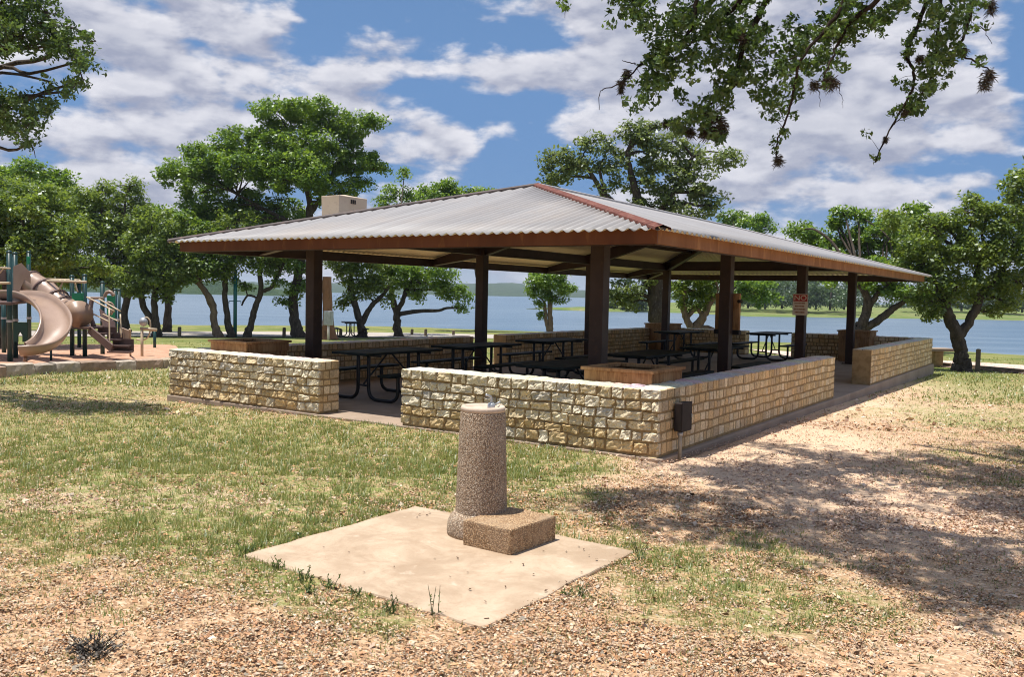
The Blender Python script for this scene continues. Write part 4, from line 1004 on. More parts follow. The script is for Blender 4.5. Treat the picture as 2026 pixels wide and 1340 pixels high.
# stone edging of the playground
sbx = MB(); A_ = [G(-120,768), G(0,748), G(150,737), G(330,729), G(352,722)]; A_ = smoothpath(A_, 12)
acc = 0; seg = np.linalg.norm(np.diff(A_, axis=0), axis=1); cum = np.concatenate([[0], np.cumsum(seg)])
def along(s): return np.array([np.interp(s, cum, A_[:, k]) for k in range(3)])
s_ = 0
while s_ < cum[-1]-.2:
    L = random.uniform(.45,.95); p, q = along(s_), along(min(s_+L-.02, cum[-1])); k = random.uniform(.75,1.15); hh = random.uniform(.20,.25)*(1.15-.35*s_/cum[-1])
    col = tuple(c*k for c in random.choice([(.34,.24,.17),(.28,.21,.16),(.42,.33,.23),(.38,.32,.25)]))
    d_ = (q-p)/np.linalg.norm(q-p); nrm = np.array([d_[1], -d_[0], 0]); n_ = 5; vs = []
    for (o, z) in ((.0,-.15),(.0,hh*.45),(-.015,hh*.92),(-.05,hh),(-.28,hh+.01),(-.32,-.15)):
        for i in range(n_+1):
            w_ = .03*(random.random()-.5); c_ = p+(q-p)*i/n_; zz = float(tz(c_[0], c_[1]))
            vs.append(tuple(c_[:2]+nrm[:2]*(o+w_))+(zz+z+.015*(random.random()-.5),))
    fs = [(j*(n_+1)+i, j*(n_+1)+i+1, (j+1)*(n_+1)+i+1, (j+1)*(n_+1)+i) for j in range(5) for i in range(n_)]
    fs += [tuple(j*(n_+1) for j in range(6)), tuple(j*(n_+1)+n_ for j in range(6))[::-1]]
    sbx.add(vs, fs, col); s_ += L
tag(sbx.build('stone_border', M['border']), 'low row of flat stones edging the orange playground mulch', 'stone border')

# ------------------------------------------------------------------ trees
def leaves(C, Rr, nper, size, up=.95, flat=.65, shell=.5, asp=.55, rng=RNG):
    """leaf-sized faces spread through clumps: C (n,3) centres, Rr (n,) radii. returns (V, col)"""
    n = len(C); k = nper; T = n*k
    cen = np.repeat(C, k, 0); r = np.repeat(Rr, k)
    d = rng.normal(size=(T,3)); d /= np.linalg.norm(d, axis=1, keepdims=True)
    rr = r*(rng.random(T)**shell)
    d2 = d.copy(); d2[:,2] *= flat
    pos = cen + d2*rr[:,None]
    nr = rng.normal(size=(T,3))*.75 + d*.55 + np.array([0,0,up]); nr /= np.linalg.norm(nr, axis=1, keepdims=True)
    a = np.cross(nr, rng.normal(size=(T,3))); a /= np.linalg.norm(a, axis=1, keepdims=True); b = np.cross(nr, a)
    s = size*rng.uniform(.6,1.25,T)[:,None]; bend = nr*s*.12
    V = np.stack([pos-a*s+bend, pos-b*s*asp-bend*.3, pos+a*s+bend, pos+b*s*asp-bend*.3], 1).reshape(-1,3)
    ct = np.repeat(rng.normal(0,.13,n), k)
    t = np.clip(.5 + ct + rng.normal(0,.17,T), 0, 1)
    return V, np.stack([t,t,t],1)
def limb(b, P0, P1, r0, r1, sag=.0, n=5, sides=7):
    P0 = np.array(P0); P1 = np.array(P1); L = np.linalg.norm(P1-P0); pts = []
    o = RNG.normal(size=3)*L*.06
    for i in range(n+1):
        t = i/n; p = P0+(P1-P0)*t + o*math.sin(PI*t) + np.array([0,0,sag*L*math.sin(PI*t)]) + (RNG.normal(size=3)*L*.018 if 0 < i < n else 0); pts.append(p)
    pts = smoothpath(pts, 3); b.tube(pts, np.linspace(r0, r1, len(pts)), sides, True, .12)
TREES = []
def tree(name, label, cat, base, trunks, blobs, leaf, bark='bark', depth=None, dens=1.0, lsize=.085, clump=.62, per=42, group='oak trees round the pavilion', twig=True, forks=None):
    """base (px,py) on the ground; trunks: [(px,py,r_m[,dd])...] polylines; blobs: (px,py,rx,ry[,dd]) crown masses seen at that depth"""
    g, d = gdist(*base)
    if depth:
        d = depth; q = W(base[0], base[1], d); g = np.array([q[0], q[1], float(tz(q[0], q[1]))])
    t = empty(name, g, label, cat, group); tb = MB(); ends = []
    mpp = d/F
    first = True
    for tr in trunks:
        pts = [W(q[0], q[1], d+(q[3] if len(q) > 3 else 0)) for q in tr]; rad = [q[2] for q in tr]
        if first: 
            pts[0] = g-np.array([0,0,.25]); first = False
            pts.insert(1, g+(pts[1]-g)*.12+np.array([0,0,.06])); rad[0] *= 1.55; rad.insert(1, rad[0]*.74)
        sp = smoothpath(pts, 5); rr = np.interp(np.linspace(0,1,len(sp)), np.linspace(0,1,len(rad)), rad); tb.tube(sp+RNG.normal(size=sp.shape)*rr[:,None]*.10, rr, 14, True, .24)
        for i in range(len(sp)//3, len(sp)): ends.append((sp[i], rr[i]))
    Cs, Rs = [], []
    for q in blobs:
        px, py, rx, ry = q[:4]; dd = q[4] if len(q) > 4 else 0
        c = W(px, py, d+dd); m_ = (d+dd)/F; ax, az = rx*m_, ry*m_; ay = .8*ax+.2*az
        n = max(3, int(dens*4.2*(ax*az+ay*az+ax*ay)/3/(clump**2)))
        u = RNG.normal(size=(n,3)); u /= np.linalg.norm(u, axis=1, keepdims=True); u *= (.35+.65*RNG.random(n)**.45)[:,None]
        pc_ = c + np.outer(u[:,0]*ax, RT) + np.outer(u[:,1]*ay, FH) + np.outer(u[:,2]*az, [0,0,1])
        Cs.append(pc_); Rs.append(clump*RNG.uniform(.6,1.2,n))
        e = min(ends, key=lambda e_: np.linalg.norm(e_[0]-c) + (2.0 if e_[0][2] > c[2]+.3 else 0)); L = np.linalg.norm(e[0]-c)
        if L > .3:
            r0 = min(e[1]*.75, .05+.03*L); limb(tb, e[0], c, r0, r0*.38, .06)
            if twig:
                for w in RNG.choice(n, min(n, 6), replace=False): limb(tb, c, pc_[w], r0*.36, .012, .05, 3, 5)
    Cs = np.concatenate(Cs); Rs = np.concatenate(Rs)
    tb.build('trunk', M[bark], t, 0, True)
    V, cl_ = leaves(Cs, Rs, int(per*1.25), lsize*1.06); np_mesh('crown', V, 4, M[leaf], t, cl_)
    TREES.append((label, len(V)//4)); return t

# big bright oak behind the left of the roof
tree('oak_tree', 'tall bright green oak rising behind the left end of the pavilion roof', 'tree', (592,668),
     [[(592,670,.30),(583,630,.24),(580,590,.22),(590,545,.22),(602,490,.20),(611,440,.19),(612,395,.15),(600,350,.11),(585,310,.07)],[(602,490,.15),(570,440,.11),(525,415,.08),(470,385,.06)],[(611,430,.13),(640,380,.10),(665,330,.08),(690,290,.05)]],
     [(540,222,58,20),(620,216,70,20),(700,246,52,22),(735,240,24,12),(575,250,40,16),(640,255,45,18),(690,275,26,16),(480,282,60,26),(420,310,58,30),(365,345,48,30,-1),(345,338,30,16),(440,345,50,26),(530,300,55,26),(590,320,60,28,-1.5),(650,320,56,30),(705,325,48,22),(735,335,28,16),
      (560,355,55,26,-1.5),(630,362,50,24,-1),(690,370,44,22),(500,335,36,18,1),(400,380,46,24,1),(430,420,60,26,1),(380,425,44,26,1),(500,395,40,20,1),(560,410,40,20,1.5),(660,400,34,18),(575,520,40,34),(600,570,28,26),(570,600,16,12),(540,330,60,34,-1),(475,330,56,30,-1),(620,285,50,26,-1),(555,285,46,26,-1),(700,300,40,20),(610,345,50,30,-2),(520,265,34,20),(660,235,30,18),(500,420,60,24,1),(450,445,60,28,1),(560,435,50,20,1),(420,470,50,26,1)],
     'leaf_bright', dens=1.5, lsize=.085, clump=.5, per=70)
# left hand mass
tree('oak_tree', 'broad olive green oak above the spiral slide', 'tree', (10,690),
     [[(10,692,.28),(8,640,.22),(20,590,.2),(45,540,.18),(70,490,.14)],[(20,590,.14),(0,530,.12),(-30,480,.08)]],
     [(-20,440,70,50),(40,420,80,45),(100,455,70,40,1),(30,490,90,36),(-40,500,70,50),(90,500,60,30,1),(70,395,60,28,1),(-60,390,80,50,1),(20,370,60,24,2),(120,540,40,20,1.5),(40,540,50,20,1),(60,515,80,30),(150,530,70,24,2),(-10,555,50,16,2),(90,470,60,30)],
     'leaf_olive', dens=1.7, lsize=.07, clump=.42, per=62)
tree('oak_tree', 'dark oak with leaning trunk behind the play steps', 'tree', (250,662),
     [[(250,663,.20),(246,630,.17),(252,590,.16),(262,565,.14),(258,530,.12),(240,490,.1)],[(262,565,.1),(285,540,.08),(300,500,.06)]],
     [(190,430,60,36),(240,415,50,36),(255,370,30,22),(150,400,50,30),(200,385,40,24),(170,470,70,36),(240,470,60,36),(290,440,40,30),(130,520,60,24),(210,525,60,26),(280,510,50,30),(230,555,40,16),(190,545,60,20),(270,545,46,20),(150,555,46,14)],
     'leaf_olive', dens=1.6, lsize=.085, clump=.52, per=62)
tree('oak_tree', 'pair of dark trunks, one S-curved and one straight, left of the pavilion', 'tree', (311,667),
     [[(311,668,.2),(308,640,.16),(306,600,.14),(309,560,.12),(312,520,.1)],[(311,668,.17),(296,630,.15),(282,600,.14),(280,575,.13),(288,545,.11),(285,500,.08)]],
     [(300,490,60,36),(345,520,46,34),(320,550,50,26),(260,540,40,24),(350,470,40,36),(300,440,40,30),(330,590,22,12),(375,530,30,24),(280,585,18,10),(300,560,54,22),(335,530,50,26),(260,570,30,12)],
     'leaf_olive', dens=1.6, lsize=.085, clump=.5, per=60)
tree('oak_tree', 'deep green rounded oak top behind the left tree mass', 'tree', (95,655),
     [[(95,656,.3),(95,600,.26),(90,520,.22),(80,440,.18),(70,380,.12)]],
     [(60,340,60,24),(110,350,34,18),(20,355,50,26),(70,370,70,26),(120,390,50,26),(-40,370,60,36)],
     'leaf_bright', depth=46, dens=1.6, lsize=.10, clump=.6, per=56)
tree('oak_tree', 'round green oak filling the gap left of the tall bright oak', 'tree', (330,662),
     [[(330,663,.22),(332,620,.18),(330,560,.16),(325,500,.14),(320,450,.1)]],
     [(310,425,36,22),(335,445,30,22),(300,460,34,24),(355,470,34,24),(325,490,44,26),(290,420,22,16)],
     'leaf_bright', depth=47, dens=1.5, lsize=.10, clump=.55, per=56)
# trunks seen under the left eave
tree('oak_tree', 'oak with pale crooked trunk arching left under the eave', 'tree', (432,668),
     [[(432,669,.19),(424,640,.16),(421,605,.15),(405,575,.14),(385,555,.12),(360,545,.10)],[(421,612,.10),(412,596,.09),(408,585,.07)]],
     [(390,520,44,24),(360,500,44,30),(345,545,36,22),(395,545,44,16),(430,505,40,22),(420,530,40,20),(400,470,40,28),(370,440,36,24)],
     'leaf_bright', 'bark_tan', dens=1.4, lsize=.085, clump=.48, per=56)
tree('oak_tree', 'oak with straight dark trunk right beside the teal pole', 'tree', (458,668),
     [[(458,669,.17),(450,630,.14),(445,590,.13),(447,545,.12),(455,500,.10),(450,450,.08)]],
     [(460,505,50,24),(430,480,40,26),(500,480,44,26),(470,440,50,24),(450,535,34,16),(520,520,34,20)],
     'leaf_olive', dens=1.3, lsize=.085, clump=.5, per=52)
tree('oak_tree', 'oak leaning right with forked limb, right of the teal pole', 'tree', (489,668),
     [[(489,669,.18),(497,640,.15),(506,605,.14),(516,575,.12),(514,530,.1)],[(516,577,.1),(535,570,.09),(548,550,.08),(560,525,.06)],[(510,590,.06),(490,585,.05),(478,605,.04)]],
     [(540,525,44,22),(505,510,40,22),(560,495,40,24),(520,470,44,24),(555,550,26,14),(480,560,22,12)],
     'leaf_bright', dens=1.2, lsize=.085, clump=.48, per=50)
tree('oak_tree', 'forked dark oak behind the long table, right of the meter box', 'tree', (717,668),
     [[(717,669,.24),(714,645,.20),(706,615,.17),(697,585,.15),(692,560,.13),(700,520,.1)],[(714,645,.16),(726,620,.14),(740,600,.12),(756,585,.10),(775,560,.07)]],
     [(690,545,34,20),(720,555,34,20),(700,585,22,16),(745,560,32,20),(730,520,50,20),(680,515,40,18),(760,590,20,12),(670,600,16,14),(730,590,16,10)],
     'leaf_olive', dens=1.5, lsize=.085, clump=.46, per=54)
tree('oak_tree', 'oak with twin fork and drooping leaves left of the second post', 'tree', (788,667),
     [[(788,668,.22),(786,640,.19),(784,618,.18),(776,590,.14),(772,560,.11)],[(784,618,.16),(797,595,.13),(806,570,.11),(830,545,.08)]],
     [(790,555,44,22),(840,560,44,22),(880,570,36,20),(905,585,24,16),(850,535,60,20),(780,525,50,18),(910,610,12,10),(825,580,26,12),(800,470,60,40,4),(790,380,26,22,4),(770,410,30,24,4),(800,345,18,12,4),(780,440,40,26,4)],
     'leaf_bright', dens=1.4, lsize=.09, clump=.5, per=54)
tree('oak_tree', 'distant oak crown peeking over the roof left of the ridge peak', 'tree', (947,662),
     [[(947,663,.25),(949,600,.22),(946,540,.2),(915,450,.16),(885,395,.1)]],
     [(880,368,40,14),(850,380,30,14),(910,378,26,14),(870,395,60,16),(955,378,22,10),(930,390,40,14),(890,430,80,30),(985,383,18,8)],
     'leaf_bright', depth=62, dens=1.4, lsize=.12, clump=.65, per=46)
tree('oak_tree', 'small ivy-covered oak at the water edge between two posts', 'tree', (1088,668),
     [[(1088,669,.17),(1089,640,.15),(1088,610,.14),(1086,575,.11),(1078,550,.08)],[(1086,660,.12),(1080,630,.11),(1078,600,.08)]],
     [(1090,560,34,20),(1115,565,24,18),(1060,560,24,18),(1085,545,40,14),(1075,595,14,20),(1070,625,9,16),(1105,588,20,12),(1055,580,14,10)],
     'leaf_bright', 'bark_tan', dens=1.6, lsize=.075, clump=.40, per=54)
# tall greyish oak behind the ridge
tree('oak_tree', 'tall greyish oak with open crown behind the red hip cap', 'tree', (1299,690),
     [[(1299,690,.34),(1298,640,.30),(1298,600,.29),(1296,550,.27),(1290,500,.25),(1280,450,.22),(1265,400,.17),(1250,350,.12),(1240,300,.08)],[(1285,470,.18),(1240,420,.14),(1200,390,.11),(1170,345,.08),(1150,320,.05)],[(1280,450,.16),(1320,400,.12),(1350,350,.09),(1370,310,.06)],[(1200,392,.07),(1190,355,.06),(1185,330,.04)]],
     [(1170,285,30,18),(1120,315,38,20),(1085,312,22,14),(1150,330,40,18),(1100,345,34,18),(1200,300,34,20),(1250,262,40,22),(1290,255,36,18),(1330,280,40,24),(1270,300,50,24),(1220,330,34,18),(1370,310,40,22),(1425,318,34,14),(1440,305,18,10),(1320,330,50,26),(1270,360,44,22),(1370,360,46,24),
      (1330,390,50,24),(1400,390,34,24),(1420,410,26,20),(1290,410,40,20),(1200,370,24,10),(1090,360,16,10),(1240,575,44,20),(1215,590,20,14),(1270,560,30,14),(1250,600,24,10),(1355,430,46,18)],
     'leaf_grey', 'bark', depth=34, dens=1.15, lsize=.085, clump=.46, per=58)
tree('oak_tree', 'low multi-stemmed oak with splayed trunks behind the back wall', 'tree', (1375,672),
     [[(1375,672,.22),(1378,650,.2),(1392,625,.17),(1405,600,.13),(1420,570,.09)],[(1375,660,.16),(1362,640,.15),(1354,615,.14),(1356,590,.12),(1350,560,.08)],[(1378,652,.14),(1400,650,.12),(1420,660,.10)],[(1362,625,.1),(1375,610,.1),(1388,620,.09)]],
     [(1370,575,40,18),(1410,575,30,18),(1340,575,24,16),(1385,555,50,14),(1430,585,16,14),(1360,600,20,10),(1400,600,20,10),(1395,540,60,14)],
     'leaf_olive', 'bark_tan', depth=38, dens=1.4, lsize=.085, clump=.44, per=54)
tree('oak_tree', 'yellow green oak foliage seen between the posts below the right eave', 'tree', (1432,664),
     [[(1432,664,.2),(1434,630,.17),(1438,590,.14),(1470,560,.1)]],
     [(1490,580,34,18),(1460,575,24,16),(1515,590,26,18),(1490,560,46,14),(1480,440,40,18,4),(1510,450,24,18,4),(1450,430,26,12,4)],
     'leaf_bright', depth=60, dens=1.4, lsize=.12, clump=.55, per=48)
tree('oak_tree', 'crooked pale-limbed oak leaning over the water behind the sixth post', 'tree', (1688,676),
     [[(1688,676,.26),(1694,655,.24),(1706,640,.21),(1716,610,.18),(1714,585,.15),(1700,565,.11)],[(1690,668,.15),(1704,652,.17),(1730,640,.17),(1752,622,.15),(1775,606,.12),(1790,596,.10)],[(1714,625,.10),(1721,605,.12),(1730,590,.12),(1742,575,.1),(1765,565,.07)]],
     [(1720,560,34,18),(1760,570,34,16),(1790,580,30,16),(1700,545,34,16),(1830,575,30,16),(1750,545,50,14),(1650,560,20,16),(1600,460,32,22,3),(1575,455,22,16,3),(1625,480,40,20,3),(1670,425,24,14,2),(1690,415,16,10,2),(1655,440,12,10,2),
      (1720,460,40,26,2),(1760,440,44,26,2),(1800,430,40,26,2),(1730,500,60,26,2),(1800,490,50,30,2),(1780,530,60,20,1),(1690,480,40,24,2),(1650,500,40,24,2),(1660,450,20,14,2),(1840,460,40,30,2),(1760,470,50,26,1),(1700,430,24,14,2),(1720,530,50,20,0)],
     'leaf_bright', 'bark', depth=37, dens=1.6, lsize=.085, clump=.46, per=58)
tree('oak_tree', 'dark-trunked oak with wide crown at the right by the timber post', 'tree', (1903,727),
     [[(1903,728,.235),(1902,705,.19),(1897,675,.185),(1884,640,.175),(1872,612,.15),(1864,590,.12),(1858,560,.09)],[(1895,668,.15),(1912,645,.135),(1926,620,.125),(1938,590,.11),(1932,550,.09),(1945,500,.07)],[(1915,640,.08),(1930,618,.08),(1934,592,.07)],[(1872,612,.08),(1885,585,.08),(1890,560,.06)],[(1938,590,.08),(1980,540,.07),(2010,500,.06)],[(1850,560,.07),(1880,500,.06),(1900,480,.05)]],
     [(1850,560,50,24),(1800,540,40,22),(1900,550,46,24),(1860,510,60,30),(1930,500,60,34),(1800,490,46,26),(1850,450,50,30),(1910,420,40,26),(1940,395,30,16),(1980,440,50,34),(2000,500,50,40),(2020,560,50,36),(1960,560,40,24),(1830,600,34,14),(1880,595,26,12),(1990,600,30,16),(1960,620,16,12),(2060,480,60,60),(1840,620,14,9),(1830,520,44,26),(1890,480,44,26),(1960,500,40,26),(1900,590,30,14),(1850,590,30,12),(1990,560,34,20),(1870,440,30,18),(1950,430,34,22),(1770,430,36,20,1)],
     'leaf_olive', depth=26.2, dens=1.35, lsize=.062, clump=.36, per=66)
tree('oak_tree', 'oak crown entering at the right edge above the timber post', 'tree', (2190,740),
     [[(2190,742,.3),(2180,680,.26),(2160,600,.22),(2120,500,.18),(2080,430,.12),(2040,390,.08)]],
     [(2010,365,34,22),(2040,390,40,30),(2000,400,24,12),(2080,350,70,50),(2100,450,90,60),(2060,320,50,30),(2020,420,30,20)],
     'leaf_olive', depth=30, dens=1.2, lsize=.075, clump=.42, per=56)

# ------------------------------------------------------------------ oak overhanging the lawn from the right, hung with ball moss
def near_leaves(C, Rr, per, size): return leaves(C, Rr, per, size, up=.35, flat=.8, shell=.45, asp=.5)
og = np.array([5.35, 1.15, float(tz(5.35, 1.15))])
oak = empty('oak_tree', og, 'overhanging oak at the upper right with drooping mossy branches', 'tree', 'oak trees round the pavilion')
tb = MB(); tb.tube(smoothpath([og-[0,0,.3], og+[0,0,.4], (5.25,1.1,1.6), (5.1,1.0,3.0), (4.7,.9,4.2)], 5), np.linspace(.36,.24,21), 14, True, .12)
mains = [[(4.7,.9,4.2),(4.0,.6,5.2),(2.7,.4,5.9),(1.2,.5,6.2),(-.2,.8,6.3)],[(4.9,.95,3.6),(4.6,2.2,4.9),(3.7,3.4,5.8),(2.6,4.2,6.3)],[(4.9,1.0,3.8),(4.3,-.2,5.0),(3.2,-1.4,5.6),(2.0,-2.0,5.8),(.8,-2.1,5.9)],[(4.0,.6,5.2),(2.9,1.4,5.9),(1.8,2.2,6.4),(.8,2.6,6.6)],[(5.1,1.0,3.2),(6.2,1.8,4.4),(7.2,3.0,5.2)]]
nodes = []
for mn in mains:
    sp = smoothpath(mn, 6); tb.tube(sp, np.linspace(.16,.045,len(sp)), 10, True, .14); nodes += [tuple(p) for p in sp]
nodes = np.array(nodes)
droops = [(8.3,[(1376,0),(1371,44),(1351,78),(1312,102),(1269,127),(1230,165)],.020),(8.3,[(1230,165),(1210,172),(1188,180),(1184,214)],.007),(8.3,[(1260,126),(1243,122),(1231,118)],.006),
          (8.6,[(1517,-5),(1488,58),(1463,117),(1454,165),(1415,200),(1381,214)],.026),(8.5,[(1468,-5),(1429,39),(1381,73),(1340,100)],.022),
          (8.0,[(1673,-5),(1634,58),(1590,107),(1575,156),(1561,224),(1541,273),(1536,318)],.017),(8.1,[(1740,-5),(1687,39),(1653,97),(1630,150)],.020),
          (8.8,[(1833,-5),(1814,58),(1794,107),(1806,136),(1804,180),(1775,229),(1750,277),(1731,321)],.019),(8.8,[(1862,-5),(1853,73),(1848,127),(1828,180),(1799,219),(1770,245)],.013),
          (8.9,[(1924,-5),(1911,58),(1887,102),(1862,135)],.019),(8.9,[(1896,105),(1940,127),(1960,146),(1950,172)],.011),(8.9,[(1905,65),(1930,50),(1950,62),(1960,85)],.006),
          (8.4,[(1250,-5),(1262,25),(1275,60)],.012),(9.4,[(1113,-8),(1116,12),(1118,34)],.006),(8.7,[(1610,170),(1621,185),(1623,212)],.004),(8.7,[(1660,165),(1664,190),(1668,212)],.004),(8.5,[(1545,120),(1590,107)],.008)]
for d, pl, r in droops:
    pts = [W(px, py, d+.12*math.sin(px*.05)) for px, py in pl]
    if pl[0][1] <= 0:
        st_ = nodes[np.argmin(np.linalg.norm(nodes-(pts[0]+[0,0,1.2]), axis=1))]
        up_ = W(pl[0][0]+(pl[0][0]-pl[1][0])*.5, -70, d); pts = [st_, (st_+up_)/2+[0,0,.12], up_] + pts; rr = np.concatenate([[r*2.4,r*1.9,r*1.4], np.linspace(r*1.15, r*.3, len(pl))])
    else: rr = np.linspace(r, r*.4, len(pl))
    sp = smoothpath(pts, 5); jit = RNG.normal(size=sp.shape)*.006; sp = sp+jit
    tb.tube(sp, np.interp(np.linspace(0,1,len(sp)), np.linspace(0,1,len(rr)), rr), 7, True, .35)
Cs, Rs = [], []
for d, pl, r in droops:
    if r < .012: continue
    sp = smoothpath([W(px, py, d+.12*math.sin(px*.05)) for px, py in pl], 9)
    for k in range(1, len(sp)):
        if RNG.random() < (.62 if k < len(sp)*.72 else .25):
            o = RNG.normal(size=3)*[.07,.07,.06]; limb(tb, sp[k], sp[k]+o, .0035, .0012, 0, 2, 4); Cs.append(sp[k]+o*1.15); Rs.append(RNG.uniform(.04,.075))
spots = [(1250,20,38,30),(1275,48,16,24),(1228,0,24,14),(1330,85,40,44),(1310,130,40,36),(1300,165,40,26),(1268,200,24,20),(1345,180,14,16),(1400,50,36,40),(1450,60,46,50),(1500,90,34,44),(1480,140,36,34),(1440,150,36,30),(1425,192,34,22),(1392,228,40,24),(1355,248,26,18),(1330,240,16,14),(1420,268,26,20),(1380,120,24,26),
         (1500,190,16,20),(1345,40,26,34),(1420,110,28,20),(1540,150,22,40),(1560,115,30,44),(1600,75,40,44),(1650,55,42,44),(1700,36,42,34),(1735,48,20,22),(1620,125,34,24),(1640,150,16,14),(1532,212,16,20),(1545,225,12,12),(1570,175,14,20),(1760,20,20,20),
         (1850,24,22,30),(1862,80,18,34),(1850,140,18,26),(1836,182,16,18),(1820,205,16,12),(1900,30,20,34),(1890,76,20,24),(1778,8,20,12),(1925,8,30,10),(1870,112,28,14),(1940,120,16,10),(1380,8,40,16),(1470,10,40,20),(1680,5,50,14),(1116,6,4,10),(1300,30,10,16)]
for px, py, rx, ry in spots:
    n = max(3, int(rx*ry/44)); d0 = 8.5+.3*math.sin(px*.013)
    q = RNG.normal(size=(n,3))*.52
    for a, c, e in q: Cs.append(W(px+a*rx, py+c*ry, d0+e*.5)); Rs.append(RNG.uniform(.045,.085))
V1, c1 = near_leaves(np.array(Cs), np.array(Rs), 18, .029)
# canopy above : throws the dappled shade on the mulch
cc_ = []; rng = np.random.default_rng(21)
shade = [(1200,1000,.40),(1290,985,.45),(1400,930,.45),(1500,925,.5),(1420,1000,.5),(1560,970,.55),(1650,905,.55),(1740,920,.5),(1830,910,.55),(1930,930,.55),(1660,985,.45),(1560,1040,.5),(1450,1060,.42),(1700,1040,.5),(1640,1085,.4),(1800,1080,.45),(1900,1120,.45),(2000,1010,.55),(1980,1140,.45),(1900,1170,.5),(2050,900,.7),(2100,1000,.8),(2080,1120,.6),(1330,1040,.35),(1740,1120,.3),(1980,950,.4),(1520,880,.35),(2000,1200,.35)]
for px, py, r in shade:
    g = G(px, py); dd = float(np.dot(g-CAM, FW))
    for k in range(int(58*r*r/.25)):
        o = rng.normal(size=2)*r*.55
        zc_ = 1.7+.395*(dd+1.2)+rng.uniform(.3,1.9)+.3*abs(o[1]); sh = zc_-g[2]
        cc_.append((g[0]+o[0]+sh*SUN.x/SUN.z, g[1]+o[1]+sh*SUN.y/SUN.z, zc_, .135))
cc_ = np.array(cc_)
def inview(C, marg=60):
    dv = C-CAM; z = dv@FW; x = IW/2+F*(dv@R2)/np.maximum(z,.1); y = IH/2-F*(dv@U2)/np.maximum(z,.1)
    return (z > .3)&(x > -marg)&(x < IW+marg)&(y > -marg)
keep = ~inview(cc_[:,:3]); cc_ = cc_[keep]
V2, c2 = near_leaves(cc_[:,:3], cc_[:,3], 26, .040)
for k in rng.choice(len(cc_), 70, replace=False):
    st_ = nodes[np.argmin(np.linalg.norm(nodes-cc_[k,:3], axis=1))]; limb(tb, st_, cc_[k,:3], .022, .008, .03, 3, 5)
tb.build('trunk', M['bark_dark'], oak, 0, True)
np_mesh('crown', np.concatenate([V1,V2]), 4, M['leaf_near'], oak, np.concatenate([c1,c2]))
def moss(px, py, d, r, n=320):
    c = W(px, py, d); V = []; cl = []; st_ = np.array([RNG.uniform(.6,1.1),RNG.uniform(.6,1.1),RNG.uniform(1.0,1.7)])
    for k in range(n):
        dv = RNG.normal(size=3); dv[2] = dv[2]*.8-.25; dv /= np.linalg.norm(dv); s = np.cross(dv, RNG.normal(size=3)); s /= np.linalg.norm(s)
        b0 = c + np.clip(RNG.normal(size=3),-1.6,1.6)*r*.34*st_; L = r*RNG.uniform(.25,1.2); mid = b0+dv*L*.6+[0,0,-L*.08]; tip = b0+dv*L+[0,0,-L*.3]
        V += [b0-s*.0022, b0+s*.0022, mid+s*.0018, tip]; q = RNG.uniform(.6,1.25); cl.append((.070*q,.045*q,.030*q) if RNG.random() < .7 else (.095*q,.09*q,.055*q))
    o = np_mesh('ball_moss', np.array(V), 4, M['moss'], oak, np.array(cl)); return o
for px, py, r in [(1412,238,.17),(1402,262,.13),(1428,252,.11),(1645,163,.12),(1611,168,.09),(1540,318,.085),(1957,148,.11),(1948,166,.10),(1962,12,.10),(1240,146,.08),(1230,164,.075),(1228,178,.06),(1752,276,.055),(1790,222,.07),(1330,122,.08),(1845,112,.09),(1365,262,.10),(1470,75,.08),(1820,115,.07),(1905,102,.08),(1318,245,.07)]:
    moss(px, py, 8.35 if px < 1700 else 8.75, r*.66)
# oak at the upper left
lg = CAM + FH*15.5 + RT*(-11.8); lg[2] = float(tz(lg[0], lg[1]))
ok2 = empty('oak_tree', lg, 'oak reaching in at the upper left corner with leafy branch tips', 'tree', 'oak trees round the pavilion')
tb = MB(); top = lg+np.array([.3,0,4.0]); tb.tube(smoothpath([lg-[0,0,.3], lg+[0,0,.3], lg+[.1,0,2.0], top], 5), np.linspace(.34,.22,16), 12, True, .12)
spots = [(45,20,40,26),(95,35,36,34),(130,75,34,34),(158,120,24,34),(150,165,22,18),(105,90,40,28),(45,70,44,28),(15,40,40,40),(15,95,20,20),(172,80,14,20),(140,180,12,12),(20,195,26,22),(60,215,34,24),(90,215,18,16),(50,250,34,22),(20,260,26,18),(55,285,22,12),(5,225,20,26),(100,195,14,10),(-60,40,60,70),(-60,200,60,60),(60,-40,80,40),(-40,-60,90,60),(95,160,10,12)]
Cs, Rs = [], []
for px, py, rx, ry in spots:
    c = W(px, py, 12.6); st_ = top+(c-top)*.2; limb(tb, top, c, .06, .014, .03, 5, 6); n = max(4, int(rx*ry/42))
    for a, e, f in RNG.normal(size=(n,3))*.5:
        p = W(px+a*rx, py+e*ry, 12.6+f*.8); Cs.append(p); Rs.append(RNG.uniform(.09,.16))
        if RNG.random() < .35: limb(tb, c, p, .012, .004, .02, 2, 4)
for px, py, rx, ry in [(-200,100,160,160),(-300,0,200,200),(-150,-150,250,120),(-400,150,200,200)]:
    c = W(px, py, 14.5); limb(tb, top, c, .09, .03, .05)
    for a, e, f in RNG.normal(size=(50,3))*.5: Cs.append(W(px+a*rx, py+e*ry, 14.5+f*3)); Rs.append(.35)
limb(tb, W(50,270,12.6), W(70,312,12.6), .012, .004, 0, 3, 5); limb(tb, W(90,20,12.6), W(165,160,12.6), .03, .008, .0, 5, 6)
tb.build('trunk', M['bark'], ok2, 0, True)
V1, c1 = near_leaves(np.array(Cs), np.array(Rs), 22, .038); np_mesh('crown', V1, 4, M['leaf_near'], ok2, c1)

